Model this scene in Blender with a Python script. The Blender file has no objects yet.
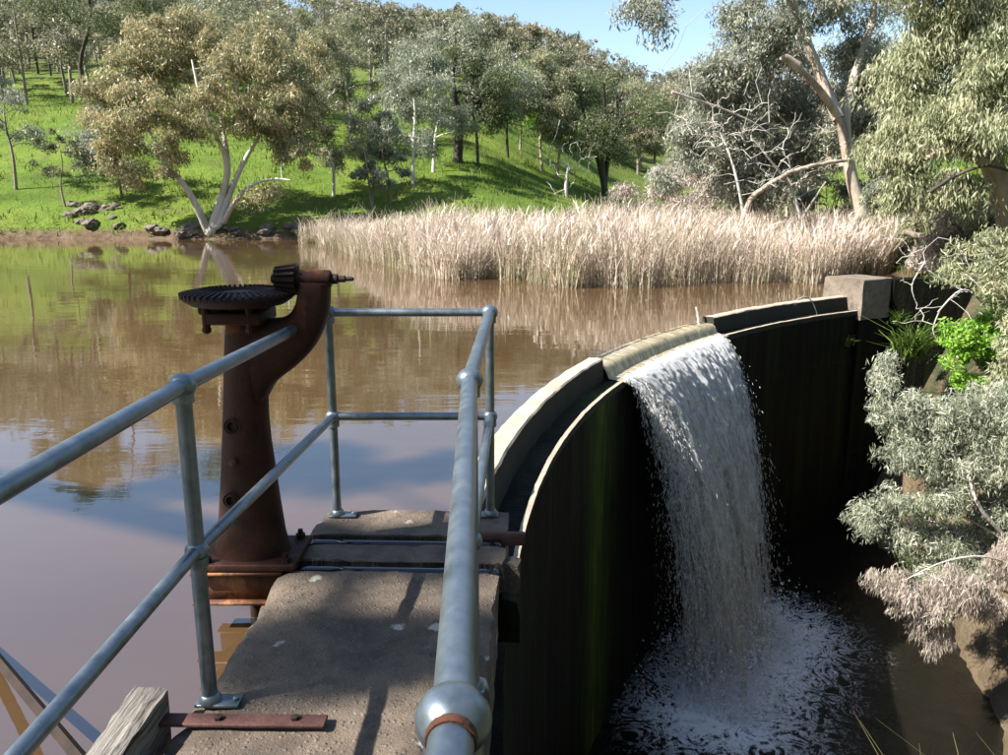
import bpy, math, random
import numpy as np
from mathutils import Vector, Matrix

# ------------------------------------------------------------------ camera, world, sun, exposure
SC = bpy.context.scene
COL = SC.collection
CAM_Z, PITCH, F = 1.55, math.radians(12.5), 800.0
cam_data = bpy.data.cameras.new('camera')
cam_data.sensor_width = 36.0
cam_data.lens = 36.0 * F / 1008.0
cam_data.clip_start = 0.02
cam_data.clip_end = 3000.0
cam = bpy.data.objects.new('camera', cam_data)
cam.location = (0, 0, CAM_Z)
cam.rotation_euler = (math.pi / 2 - PITCH, 0, 0)
COL.objects.link(cam)
SC.camera = cam

SUN_AZ, SUN_EL = math.radians(-111.0), math.radians(43.0)     # azimuth from +Y towards +X
SUN_DIR = Vector((math.sin(SUN_AZ) * math.cos(SUN_EL), math.cos(SUN_AZ) * math.cos(SUN_EL), math.sin(SUN_EL)))
world = bpy.data.worlds.new('World')
SC.world = world
world.use_nodes = True
wn = world.node_tree
bg = wn.nodes['Background']
sky = wn.nodes.new('ShaderNodeTexSky')
sky.sky_type = 'NISHITA'
sky.sun_disc = False
sky.sun_elevation = SUN_EL
sky.sun_rotation = SUN_AZ % (2 * math.pi)
sky.air_density = 1.0
sky.dust_density = 0.6
sky.ozone_density = 1.2
wn.links.new(sky.outputs[0], bg.inputs[0])
bg.inputs[1].default_value = 0.085
sun_data = bpy.data.lights.new('sun', 'SUN')
sun_data.energy = 5.0
sun_data.angle = math.radians(0.53)
sun_data.color = (1.0, 0.95, 0.87)
sun = bpy.data.objects.new('sun', sun_data)
sun.rotation_euler = SUN_DIR.to_track_quat('Z', 'Y').to_euler()
COL.objects.link(sun)
SC.view_settings.view_transform = 'Standard'
SC.view_settings.look = 'None'
SC.view_settings.gamma = 1.0
SC.view_settings.exposure = 1.52
SC.view_settings.use_curve_mapping = False
SC.render.engine = 'CYCLES'
SC.cycles.max_bounces = 8
SC.cycles.transparent_max_bounces = 24
SC.cycles.use_denoising = True
SC.cycles.caustics_reflective = False
SC.cycles.caustics_refractive = False

# ------------------------------------------------------------------ small maths
def ray(px, py):
    u, v = (px - 504.0) / F, (377.5 - py) / F
    c, s = math.cos(PITCH), math.sin(PITCH)
    return np.array([u, c + v * s, -s + v * c])

def at_z(px, py, z):
    d = ray(px, py); t = (z - CAM_Z) / d[2]
    return np.array([d[0] * t, d[1] * t, z])

def at_y(px, py, y):
    d = ray(px, py); t = y / d[1]
    return np.array([d[0] * t, y, CAM_Z + d[2] * t])

def sstep(x, a, b):
    t = np.clip((x - a) / (b - a), 0, 1)
    return t * t * (3 - 2 * t)

def _hash(i, j, k, seed):
    n = (i * 374761393 + j * 668265263 + k * 2147483647 + seed * 974711) & 0xffffffff
    n = ((n ^ (n >> 13)) * 1274126177) & 0xffffffff
    n = (n ^ (n >> 16)) & 0xffffffff
    return n / 4294967295.0

def vnoise(p, seed=0):
    """value noise 0..1 for an (N,3) array"""
    p = np.asarray(p, float)
    i = np.floor(p).astype(np.int64); f = p - i
    f = f * f * (3 - 2 * f)
    r = 0
    for dx in (0, 1):
        for dy in (0, 1):
            for dz in (0, 1):
                w = (f[..., 0] if dx else 1 - f[..., 0]) * (f[..., 1] if dy else 1 - f[..., 1]) * (f[..., 2] if dz else 1 - f[..., 2])
                r = r + w * _hash(i[..., 0] + dx, i[..., 1] + dy, i[..., 2] + dz, seed)
    return r

def fbm(p, seed=0, oct=3):
    r, a, s = 0, 1.0, 0
    for o in range(oct):
        r = r + a * vnoise(np.asarray(p) * (2.03 ** o), seed + o); s += a; a *= 0.5
    return r / s

def n2(x, y, sc, seed=0, oct=3):
    x = np.asarray(x, float); y = np.asarray(y, float)
    return fbm(np.stack([x * sc, y * sc, np.zeros_like(x)], -1), seed, oct) - 0.5

# ------------------------------------------------------------------ mesh helpers
def mesh_np(name, verts, faces, tint=None, smooth=False, tint_name='tint'):
    """faces: (M,k) int array or list of such arrays"""
    if not isinstance(faces, (list, tuple)):
        faces = [faces]
    me = bpy.data.meshes.new(name)
    verts = np.asarray(verts, np.float32)
    me.vertices.add(len(verts)); me.vertices.foreach_set('co', verts.ravel())
    loops = np.concatenate([np.asarray(f, np.int32).ravel() for f in faces])
    sizes = np.concatenate([np.full(len(f), np.asarray(f).shape[1], np.int32) for f in faces])
    starts = np.concatenate([[0], np.cumsum(sizes)[:-1]]).astype(np.int32)
    me.loops.add(len(loops)); me.loops.foreach_set('vertex_index', loops)
    me.polygons.add(len(sizes)); me.polygons.foreach_set('loop_start', starts)
    if smooth:
        me.polygons.foreach_set('use_smooth', np.ones(len(sizes), bool))
    if tint is not None:
        a = me.attributes.new(tint_name, 'FLOAT', 'POINT')
        a.data.foreach_set('value', np.asarray(tint, np.float32))
    me.update(calc_edges=True)
    me.validate()
    return me

def obj(name, me, mat, parent=None, loc=(0, 0, 0)):
    if mat is not None and not me.materials:
        me.materials.append(mat)
    o = bpy.data.objects.new(name, me)
    o.location = loc
    COL.objects.link(o)
    if parent is not None:
        o.parent = parent
    return o

def tag(o, label=None, cat=None, group=None, kind=None):
    if label: o['label'] = label
    if cat: o['category'] = cat
    if group: o['group'] = group
    if kind: o['kind'] = kind
    return o

def thing(name, label, cat, loc=(0, 0, 0), group=None):
    o = bpy.data.objects.new(name, None)
    o.empty_display_size = 0.1
    o.location = loc
    COL.objects.link(o)
    return tag(o, label, cat, group)

class MB:
    """collects solids; one mesh each build()"""
    def __init__(s): s.v, s.q, s.t, s.n = [], [], [], 0
    def add(s, v, quads=None, tris=None):
        v = np.asarray(v, float)
        if quads is not None and len(quads): s.q.append(np.asarray(quads, int) + s.n)
        if tris is not None and len(tris): s.t.append(np.asarray(tris, int) + s.n)
        s.v.append(v); s.n += len(v)
    def box(s, c, size, rot=None):
        h = np.array(size) / 2
        v = np.array([[x, y, z] for x in (-1, 1) for y in (-1, 1) for z in (-1, 1)]) * h
        if rot is not None: v = v @ np.array(rot).T
        s.add(v + np.array(c), [[0, 1, 3, 2], [4, 6, 7, 5], [0, 4, 5, 1], [2, 3, 7, 6], [0, 2, 6, 4], [1, 5, 7, 3]])
    def loft(s, rings, cap=True):
        """rings: (R,n,3)"""
        rings = np.asarray(rings, float); R, n, _ = rings.shape
        i = np.arange(n); j = (i + 1) % n
        q = np.concatenate([np.stack([k * n + i, k * n + j, (k + 1) * n + j, (k + 1) * n + i], 1) for k in range(R - 1)])
        v = rings.reshape(-1, 3); tr = []
        if cap:
            v = np.concatenate([v, [rings[0].mean(0)], [rings[-1].mean(0)]])
            a, b = R * n, R * n + 1
            tr = np.concatenate([np.stack([np.full(n, a), j, i], 1), np.stack([np.full(n, b), (R - 1) * n + i, (R - 1) * n + j], 1)])
        s.add(v, q, tr)
    def tube(s, pts, rad, n=12, cap=True):
        pts = np.asarray(pts, float); rad = np.broadcast_to(np.asarray(rad, float), (len(pts),))
        tg = np.gradient(pts, axis=0); tg /= np.linalg.norm(tg, axis=1)[:, None]
        up = np.array([0, 0, 1.0]) if abs(tg[0][2]) < 0.9 else np.array([1.0, 0, 0])
        rings = []
        a = np.linspace(0, 2 * np.pi, n, endpoint=False)
        e1 = np.cross(tg[0], up); e1 /= np.linalg.norm(e1)
        for p, t, r in zip(pts, tg, rad):
            e1 = e1 - t * (e1 @ t); e1 /= np.linalg.norm(e1); e2 = np.cross(t, e1)
            rings.append(p + r * (np.cos(a)[:, None] * e1 + np.sin(a)[:, None] * e2))
        s.loft(rings, cap)
    def lathe(s, prof, c=(0, 0, 0), axis='z', n=24):
        a = np.linspace(0, 2 * np.pi, n, endpoint=False)
        rings = []
        for r, z in prof:
            k = np.stack([r * np.cos(a), r * np.sin(a), np.full(n, z)], 1)
            if axis == 'x': k = k[:, [2, 0, 1]]
            if axis == 'y': k = k[:, [1, 2, 0]]
            rings.append(k + np.array(c))
        s.loft(rings)
    def ball(s, c, r, n=16, m=10, sc=(1, 1, 1)):
        th = np.linspace(0.02, np.pi - 0.02, m)
        a = np.linspace(0, 2 * np.pi, n, endpoint=False)
        rings = [np.array(c) + np.array(sc) * np.stack([r * np.sin(t) * np.cos(a), r * np.sin(t) * np.sin(a), np.full(n, -r * np.cos(t))], 1) for t in th]
        s.loft(rings)
    def mesh(s, name, smooth=False):
        v = np.concatenate(s.v)
        fs = []
        if s.q: fs.append(np.concatenate(s.q))
        if s.t: fs.append(np.concatenate(s.t))
        return mesh_np(name, v, fs, smooth=smooth)
    def build(s, name, mat, parent=None, smooth=False, bevel=0, auto=None):
        me = s.mesh(name, smooth)
        o = obj(name, me, mat, parent)
        if bevel:
            b = o.modifiers.new('bevel', 'BEVEL'); b.width = bevel; b.segments = 2; b.limit_method = 'ANGLE'
        if auto is not None:
            me.polygons.foreach_set('use_smooth', np.ones(len(me.polygons), bool))
            ang = math.radians(auto)
            me.set_sharp_from_angle(angle=ang)
        return o

# ------------------------------------------------------------------ materials
def nodes_mat(name):
    m = bpy.data.materials.new(name); m.use_nodes = True
    nt = m.node_tree
    for n in list(nt.nodes): nt.nodes.remove(n)
    out = nt.nodes.new('ShaderNodeOutputMaterial')
    return m, nt, out

class NT:
    def __init__(s, nt): s.nt = nt
    def n(s, typ, **kw):
        nd = s.nt.nodes.new(typ)
        for k, v in kw.items():
            if k == 'inp':
                for kk, vv in v.items():
                    if isinstance(vv, bpy.types.NodeSocket): s.nt.links.new(vv, nd.inputs[kk])
                    else: nd.inputs[kk].default_value = vv
            else: setattr(nd, k, v)
        return nd
    def l(s, a, b): s.nt.links.new(a, b)
    def pos(s): return s.n('ShaderNodeNewGeometry').outputs['Position']
    def objc(s): return s.n('ShaderNodeTexCoord').outputs['Object']
    def scale(s, vec, sc):
        return s.n('ShaderNodeMapping', inp={'Vector': vec, 'Scale': sc}).outputs[0]
    def noise(s, vec, scale, detail=4, rough=0.55, dist=0.0):
        return s.n('ShaderNodeTexNoise', inp={'Vector': vec, 'Scale': scale, 'Detail': detail, 'Roughness': rough, 'Distortion': dist}).outputs['Fac']
    def ramp(s, fac, stops):
        r = s.n('ShaderNodeValToRGB'); s.l(fac, r.inputs[0])
        e = r.color_ramp.elements
        while len(e) < len(stops): e.new(0.5)
        for el, (p, c) in zip(e, stops):
            el.position = p; el.color = (c, c, c, 1) if not hasattr(c, '__len__') else (*c, 1)
        return r.outputs[0]
    def mix(s, fac, a, b, blend='MIX'):
        m = s.n('ShaderNodeMix', data_type='RGBA', blend_type=blend)
        for sock, v in ((m.inputs[0], fac), (m.inputs[6], a), (m.inputs[7], b)):
            if isinstance(v, bpy.types.NodeSocket): s.l(v, sock)
            elif hasattr(v, '__len__'): sock.default_value = (*v, 1)
            else: sock.default_value = v
        return m.outputs[2]
    def math(s, op, a, b=0.0, clamp=False):
        m = s.n('ShaderNodeMath', operation=op, use_clamp=clamp)
        for i, v in enumerate((a, b)):
            if isinstance(v, bpy.types.NodeSocket): s.l(v, m.inputs[i])
            else: m.inputs[i].default_value = v
        return m.outputs[0]
    def sep(s, vec):
        x = s.n('ShaderNodeSeparateXYZ'); s.l(vec, x.inputs[0]); return x.outputs
    def bump(s, h, strength, dist=0.01):
        return s.n('ShaderNodeBump', inp={'Height': h, 'Strength': strength, 'Distance': dist}).outputs[0]
    def bsdf(s, **kw):
        return s.n('ShaderNodeBsdfPrincipled', inp={k.replace('_', ' '): v for k, v in kw.items()})

def leaf_mat(name, c0, c1, c2, trans=0.36, rough=0.4):
    """c0 dark, c1 usual, c2 tip colour, picked by the leaf's own tint"""
    m, nt, out = nodes_mat(name); N = NT(nt)
    t = N.n('ShaderNodeAttribute', attribute_name='tint').outputs['Fac']
    c = N.ramp(t, [(0.0, c0), (0.45, c1), (1.0, c2)])
    p = N.bsdf(Base_Color=c, Roughness=rough)
    p.inputs['Specular IOR Level'].default_value = 0.35
    tr = N.n('ShaderNodeBsdfTranslucent', inp={'Color': c})
    mx = N.n('ShaderNodeMixShader', inp={0: trans})
    N.l(p.outputs[0], mx.inputs[1]); N.l(tr.outputs[0], mx.inputs[2]); N.l(mx.outputs[0], out.inputs[0])
    return m

def bark_mat(name, pale, dark, amt=0.5, sc=2.0):
    m, nt, out = nodes_mat(name); N = NT(nt)
    p = N.pos()
    a = N.noise(N.scale(p, (1, 1, 0.35)), sc, 5, 0.6)
    c = N.ramp(a, [(amt - 0.12, dark), (amt + 0.1, pale), (0.9, [min(1, k * 1.15) for k in pale])])
    b = N.noise(N.scale(p, (1, 1, 0.2)), sc * 9, 4, 0.6)
    c = N.mix(N.math('MULTIPLY', b, 0.6), c, [k * 0.45 for k in pale], 'MIX')
    s = N.bsdf(Base_Color=c, Roughness=0.8, Normal=N.bump(b, 0.5, 0.03))
    N.l(s.outputs[0], out.inputs[0]); return m

def concrete_mat(name, base, dark, lichen=0.5, stain=0.5, bump=0.6, side_shade=0.0):
    m, nt, out = nodes_mat(name); N = NT(nt)
    p = N.pos()
    big = N.noise(p, 2.6, 7, 0.68, 0.5)
    c = N.mix(N.ramp(big, [(0.35, 0), (0.68, 1)]), dark, base)
    agg = N.n('ShaderNodeTexVoronoi', feature='F1', inp={'Vector': p, 'Scale': 46.0})
    spk = N.ramp(agg.outputs['Distance'], [(0.12, 1), (0.34, 0)])
    c = N.mix(N.math('MULTIPLY', spk, 0.5), c, N.mix(agg.outputs['Color'], [k * 0.55 for k in base], [min(1, k * 1.6) for k in base]))
    fine = N.noise(p, 130.0, 3, 0.7)
    c = N.mix(N.math('MULTIPLY', N.ramp(fine, [(0.45, 0), (0.7, 1)]), 0.55), c, [k * 0.35 for k in base])
    med = N.noise(p, 9.0, 6, 0.7)
    c = N.mix(N.math('MULTIPLY', N.ramp(med, [(0.5, 0), (0.72, 1)]), stain), c, [k * 0.4 for k in dark])
    li = N.n('ShaderNodeTexVoronoi', feature='F1', inp={'Vector': N.n('ShaderNodeVectorMath', operation='ADD', inp={0: p, 1: N.scale(p, (0, 0, 0))}).outputs[0], 'Scale': 5.5})
    lw = N.math('ADD', li.outputs['Distance'], N.math('MULTIPLY', N.noise(p, 26, 4, 0.7), 0.34))
    pick = N.ramp(N.sep(li.outputs['Color'])[0], [(0.42, 0), (0.46, 1)])
    lm = N.math('MULTIPLY', N.math('MULTIPLY', N.ramp(lw, [(0.30, 1), (0.36, 0)]), pick), lichen)
    c = N.mix(lm, c, (0.42, 0.39, 0.33))
    if side_shade:                                    # near-black on upright faces: their shade put into the colour
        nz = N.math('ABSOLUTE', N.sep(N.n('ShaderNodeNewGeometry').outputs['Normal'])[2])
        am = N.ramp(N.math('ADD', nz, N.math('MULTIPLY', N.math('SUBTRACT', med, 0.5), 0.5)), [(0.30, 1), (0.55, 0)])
        c = N.mix(N.math('MULTIPLY', am, side_shade), c, (0.012, 0.012, 0.008))
    h = N.math('ADD', N.math('MULTIPLY', fine, 0.5), N.math('ADD', N.math('MULTIPLY', spk, 0.35), med))
    s = N.bsdf(Base_Color=c, Roughness=0.88, Normal=N.bump(h, bump, 0.012))
    N.l(s.outputs[0], out.inputs[0]); return m

M = {}
M['deck'] = concrete_mat('deck_concrete', (0.185, 0.140, 0.099), (0.058, 0.044, 0.034), 0.9, 0.75, 1.0)
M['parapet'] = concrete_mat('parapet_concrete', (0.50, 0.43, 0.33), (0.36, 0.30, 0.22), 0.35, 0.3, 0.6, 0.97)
M['block'] = concrete_mat('block_concrete', (0.25, 0.20, 0.155), (0.13, 0.105, 0.08), 0.3, 0.7, 0.8)

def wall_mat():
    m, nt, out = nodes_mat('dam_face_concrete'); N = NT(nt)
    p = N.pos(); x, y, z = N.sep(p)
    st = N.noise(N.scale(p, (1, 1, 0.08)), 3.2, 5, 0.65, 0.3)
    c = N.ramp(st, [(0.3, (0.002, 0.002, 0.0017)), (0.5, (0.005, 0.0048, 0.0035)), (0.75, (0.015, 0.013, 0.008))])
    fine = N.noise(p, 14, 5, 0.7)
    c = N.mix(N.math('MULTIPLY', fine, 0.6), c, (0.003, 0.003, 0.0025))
    # hanging green algae streaks: angle round the dam's centre
    ang = N.math('ARCTAN2', N.math('SUBTRACT', y, 2.85), N.math('SUBTRACT', 14.05, x))
    wob = N.math('MULTIPLY', N.math('SUBTRACT', N.noise(N.scale(p, (1, 1, 0.6)), 2.5, 3), 0.5), 0.05)
    d1 = N.math('ABSOLUTE', N.math('SUBTRACT', N.math('ADD', ang, wob), 0.385))
    a1 = N.ramp(d1, [(0.0, 1), (0.012, 0.55), (0.05, 0)])
    vert = N.noise(N.scale(p, (1, 1, 0.05)), 22, 4, 0.7)
    a1 = N.math('MULTIPLY', a1, N.ramp(vert, [(0.35, 0.1), (0.62, 1)]))
    a2 = N.math('MULTIPLY', N.ramp(N.noise(N.scale(p, (1, 1, 0.06)), 5.5, 4, 0.6), [(0.48, 0), (0.70, 1)]), 0.8)
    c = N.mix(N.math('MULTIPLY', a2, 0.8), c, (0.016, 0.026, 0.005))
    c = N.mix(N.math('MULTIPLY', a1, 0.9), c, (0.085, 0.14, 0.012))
    # board marks of the formwork
    bz = N.math('FRACT', N.math('MULTIPLY', z, 1.1)); ba = N.math('FRACT', N.math('MULTIPLY', ang, 14.0))
    ln = N.math('MAXIMUM', N.ramp(N.math('ABSOLUTE', N.math('SUBTRACT', bz, 0.5)), [(0.0, 1), (0.02, 0)]),
                N.ramp(N.math('ABSOLUTE', N.math('SUBTRACT', ba, 0.5)), [(0.0, 1), (0.015, 0)]))
    ln = N.math('MULTIPLY', ln, N.ramp(N.noise(p, 1.1, 3), [(0.42, 0), (0.6, 1)]))
    c = N.mix(N.math('MULTIPLY', ln, 0.55), c, (0.04, 0.034, 0.022))
    s = N.bsdf(Base_Color=c, Roughness=0.75, Normal=N.bump(N.math('ADD', fine, N.math('MULTIPLY', vert, 0.7)), 0.7, 0.03))
    s.inputs['Specular IOR Level'].default_value = 0.12
    N.l(s.outputs[0], out.inputs[0]); return m
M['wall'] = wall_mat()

def rust_mat(name, dark, mid, orange, amt=0.62, metallic=0.15):
    m, nt, out = nodes_mat(name); N = NT(nt)
    p = N.pos()
    a = N.noise(p, 7, 6, 0.65)
    c = N.ramp(a, [(0.3, dark), (0.55, mid), (0.78, [k * 1.3 for k in mid])])
    b = N.noise(p, 4.3, 5, 0.6, 0.4)
    c = N.mix(N.ramp(b, [(amt, 0), (amt + 0.06, 0.85)]), c, orange)
    f = N.noise(p, 90, 4, 0.7)
    c = N.mix(N.math('MULTIPLY', N.ramp(f, [(0.5, 0), (0.7, 1)]), 0.5), c, dark)
    s = N.bsdf(Base_Color=c, Roughness=0.62, Metallic=metallic, Normal=N.bump(N.math('ADD', a, f), 0.4, 0.006))
    s.inputs['Specular IOR Level'].default_value = 0.2
    N.l(s.outputs[0], out.inputs[0]); return m
M['rust'] = rust_mat('cast_iron_rust', (0.010, 0.0055, 0.0045), (0.040, 0.0145, 0.0095), (0.15, 0.045, 0.014), 0.62)
M['rust_gear'] = rust_mat('gear_rust', (0.012, 0.007, 0.007), (0.03, 0.015, 0.013), (0.09, 0.03, 0.015), 0.7)
M['rust_beam'] = rust_mat('steel_channel_rust', (0.035, 0.016, 0.010), (0.105, 0.045, 0.025), (0.25, 0.115, 0.05), 0.55)
M['rust_dark'] = rust_mat('old_bar_rust', (0.010, 0.007, 0.006), (0.028, 0.016, 0.012), (0.08, 0.033, 0.02), 0.7, 0.0)
M['rust_purple'] = rust_mat('strap_rust', (0.03, 0.017, 0.015), (0.095, 0.045, 0.038), (0.19, 0.08, 0.05), 0.64)

def galv_mat(name, tone=1.0, warm=0.0):
    m, nt, out = nodes_mat(name); N = NT(nt)
    p = N.pos()
    a = N.noise(p, 18, 5, 0.65); b = N.noise(N.scale(p, (1, 1, 1)), 60, 3, 0.6)
    c = N.ramp(a, [(0.3, [k * tone for k in (0.22, 0.28, 0.33)]), (0.6, [k * tone for k in (0.38, 0.45, 0.51)]), (0.8, [k * tone for k in (0.50, 0.54, 0.56)])])
    d = N.noise(p, 5.0, 6, 0.7)
    c = N.mix(N.ramp(d, [(0.60, 0), (0.75, 0.75)]), c, (0.23, 0.19, 0.13))
    r = N.ramp(a, [(0.3, 0.27), (0.7, 0.46)])
    s = N.bsdf(Base_Color=c, Roughness=r, Metallic=0.72, Normal=N.bump(b, 0.12, 0.003))
    N.l(s.outputs[0], out.inputs[0]); return m
M['galv'] = galv_mat('galvanised_steel', 0.52)
M['galv_post'] = galv_mat('galvanised_post', 0.46)

def timber_mat():
    m, nt, out = nodes_mat('weathered_timber'); N = NT(nt)
    p = N.pos()
    g = N.noise(N.scale(p, (1, 0.05, 1)), 55, 6, 0.65, 0.6)
    c = N.ramp(g, [(0.36, (0.025, 0.021, 0.018)), (0.5, (0.19, 0.17, 0.145)), (0.7, (0.36, 0.335, 0.295))])
    s = N.bsdf(Base_Color=c, Roughness=0.9, Normal=N.bump(g, 1.0, 0.02))
    N.l(s.outputs[0], out.inputs[0]); return m
M['timber'] = timber_mat()

def water_mat():
    m, nt, out = nodes_mat('muddy_water'); N = NT(nt)
    p = N.pos()
    rip = N.noise(N.scale(p, (0.55, 1.5, 1)), 2.2, 3, 0.55, 0.2)
    rip2 = N.noise(N.scale(p, (0.12, 0.6, 1)), 1.0, 2, 0.5)
    h = N.math('ADD', N.math('MULTIPLY', rip, 0.35), rip2)
    big = N.noise(N.scale(p, (0.2, 0.55, 1)), 0.8, 4, 0.6, 0.5)
    c = N.ramp(big, [(0.35, (0.066, 0.038, 0.017)), (0.65, (0.094, 0.056, 0.029))])
    s = N.bsdf(Base_Color=c, Roughness=0.03, IOR=2.15, Normal=N.bump(h, 0.13, 0.05))
    s.inputs['Specular IOR Level'].default_value = 0.75
    N.l(s.outputs[0], out.inputs[0]); return m
M['water'] = water_mat()

def puddle_mat():
    m, nt, out = nodes_mat('puddle_water'); N = NT(nt)
    s = N.bsdf(Base_Color=(0.008, 0.008, 0.011, 1), Roughness=0.04, IOR=1.36)
    s.inputs['Specular IOR Level'].default_value = 0.9
    N.l(s.outputs[0], out.inputs[0]); return m
M['puddle'] = puddle_mat()

def weirwater_mat():
    m, nt, out = nodes_mat('thin_weir_water'); N = NT(nt)
    uv = N.n('ShaderNodeUVMap').outputs[0]
    st = N.noise(N.scale(uv, (9, 0.7, 1)), 1.6, 5, 0.6, 0.2)
    c = N.ramp(st, [(0.3, (0.16, 0.135, 0.075)), (0.52, (0.36, 0.31, 0.20)), (0.78, (0.60, 0.55, 0.42))])
    s = N.bsdf(Base_Color=c, Roughness=0.12, IOR=1.35, Normal=N.bump(st, 0.5, 0.03))
    N.l(s.outputs[0], out.inputs[0]); return m
M['weirwater'] = weirwater_mat()

def falls_mat():
    m, nt, out = nodes_mat('falling_water'); N = NT(nt)
    uv = N.n('ShaderNodeUVMap').outputs[0]
    a = N.noise(N.scale(uv, (6.5, 0.85, 1)), 1.6, 6, 0.66, 0.4)
    b = N.noise(N.scale(uv, (26, 9, 1)), 1.3, 6, 0.8, 0.6)
    e = N.n('ShaderNodeAttribute', attribute_name='tint').outputs['Fac']
    f = N.math('ADD', N.math('MULTIPLY', a, 0.62), N.math('MULTIPLY', b, 0.48))
    al = N.ramp(N.math('ADD', f, N.math('MULTIPLY', N.math('SUBTRACT', e, 0.5), 0.55)), [(0.49, 0), (0.66, 0.92)])
    c = N.ramp(b, [(0.3, (0.72, 0.73, 0.75)), (0.6, (0.94, 0.95, 0.96))])
    s = N.bsdf(Base_Color=c, Roughness=0.35, Normal=N.bump(b, 0.8, 0.05))
    tl = N.n('ShaderNodeBsdfTranslucent', inp={'Color': (0.8, 0.79, 0.75, 1)})
    mx = N.n('ShaderNodeMixShader', inp={0: 0.4}); N.l(s.outputs[0], mx.inputs[1]); N.l(tl.outputs[0], mx.inputs[2])
    tp = N.n('ShaderNodeBsdfTransparent')
    m2 = N.n('ShaderNodeMixShader', inp={0: al}); N.l(tp.outputs[0], m2.inputs[1]); N.l(mx.outputs[0], m2.inputs[2])
    N.l(m2.outputs[0], out.inputs[0]); return m
M['falls'] = falls_mat()

def spray_mat():
    m, nt, out = nodes_mat('spray_drops'); N = NT(nt)
    s = N.bsdf(Base_Color=(0.93, 0.94, 0.96, 1), Roughness=0.3)
    tl = N.n('ShaderNodeBsdfTranslucent', inp={'Color': (0.85, 0.84, 0.8, 1)})
    mx = N.n('ShaderNodeMixShader', inp={0: 0.45}); N.l(s.outputs[0], mx.inputs[1]); N.l(tl.outputs[0], mx.inputs[2])
    N.l(mx.outputs[0], out.inputs[0]); return m
M['spray'] = spray_mat()

def pool_mat():
    m, nt, out = nodes_mat('plunge_pool_water'); N = NT(nt)
    p = N.pos()
    foam = N.n('ShaderNodeAttribute', attribute_name='tint').outputs['Fac']
    a = N.noise(p, 2.2, 8, 0.75, 2.2); b = N.noise(p, 16, 5, 0.75, 0.8)
    rid = N.math('SUBTRACT', 1.0, N.math('MULTIPLY', N.math('ABSOLUTE', N.math('SUBTRACT', a, 0.5)), 7.0), True)
    f = N.math('ADD', N.math('MULTIPLY', rid, 0.62), N.math('ADD', N.math('MULTIPLY', b, 0.55), N.math('MULTIPLY', foam, 0.95)))
    al = N.ramp(N.math('SUBTRACT', f, 1.02), [(0.0, 0), (0.10, 0.35), (0.38, 0.97)])
    al = N.math('MULTIPLY', al, N.ramp(foam, [(0.02, 0), (0.2, 1)]))
    c = N.mix(al, (0.008, 0.007, 0.005), (0.85, 0.86, 0.88))
    r = N.math('ADD', N.math('MULTIPLY', al, 0.5), 0.06)
    s = N.bsdf(Base_Color=c, Roughness=r, IOR=1.33, Normal=N.bump(N.math('ADD', a, N.math('MULTIPLY', b, 0.3)), 0.3, 0.10))
    N.l(s.outputs[0], out.inputs[0]); return m
M['pool'] = pool_mat()

ZW = -0.28
def ground_mat():
    m, nt, out = nodes_mat('grassy_ground'); N = NT(nt)
    p = N.pos(); x, y, z = N.sep(p)
    a = N.noise(p, 0.16, 5, 0.6); b = N.noise(p, 1.3, 6, 0.7); f = N.noise(p, 7.0, 4, 0.75)
    c = N.ramp(a, [(0.3, (0.060, 0.105, 0.016)), (0.5, (0.112, 0.175, 0.026)), (0.72, (0.19, 0.235, 0.045))])
    c = N.mix(N.math('MULTIPLY', N.ramp(b, [(0.48, 0), (0.72, 1)]), 0.55), c, (0.05, 0.085, 0.014))
    c = N.mix(N.math('MULTIPLY', N.ramp(f, [(0.5, 0), (0.75, 1)]), 0.5), c, (0.15, 0.175, 0.05))
    bare = N.ramp(N.noise(p, 0.5, 5, 0.65, 0.6), [(0.55, 0), (0.68, 0.9)])
    earth = N.ramp(b, [(0.3, (0.08, 0.055, 0.033)), (0.7, (0.20, 0.145, 0.095))])
    c = N.mix(N.math('MULTIPLY', bare, 0.75), c, N.mix(0.5, earth, (0.13, 0.125, 0.035)))
    shore = N.ramp(N.math('ADD', z, N.math('MULTIPLY', N.math('SUBTRACT', b, 0.5), 0.5)), [(0.0, 1), (0.30, 0)])
    c = N.mix(shore, c, earth)
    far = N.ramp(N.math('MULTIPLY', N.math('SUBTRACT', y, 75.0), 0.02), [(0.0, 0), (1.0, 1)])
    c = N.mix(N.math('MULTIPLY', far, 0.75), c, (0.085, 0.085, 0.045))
    s = N.bsdf(Base_Color=c, Roughness=0.95, Normal=N.bump(N.math('ADD', b, N.math('MULTIPLY', f, 0.6)), 0.9, 0.25))
    s.inputs['Specular IOR Level'].default_value = 0.1
    N.l(s.outputs[0], out.inputs[0]); return m
M['ground'] = ground_mat()

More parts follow.
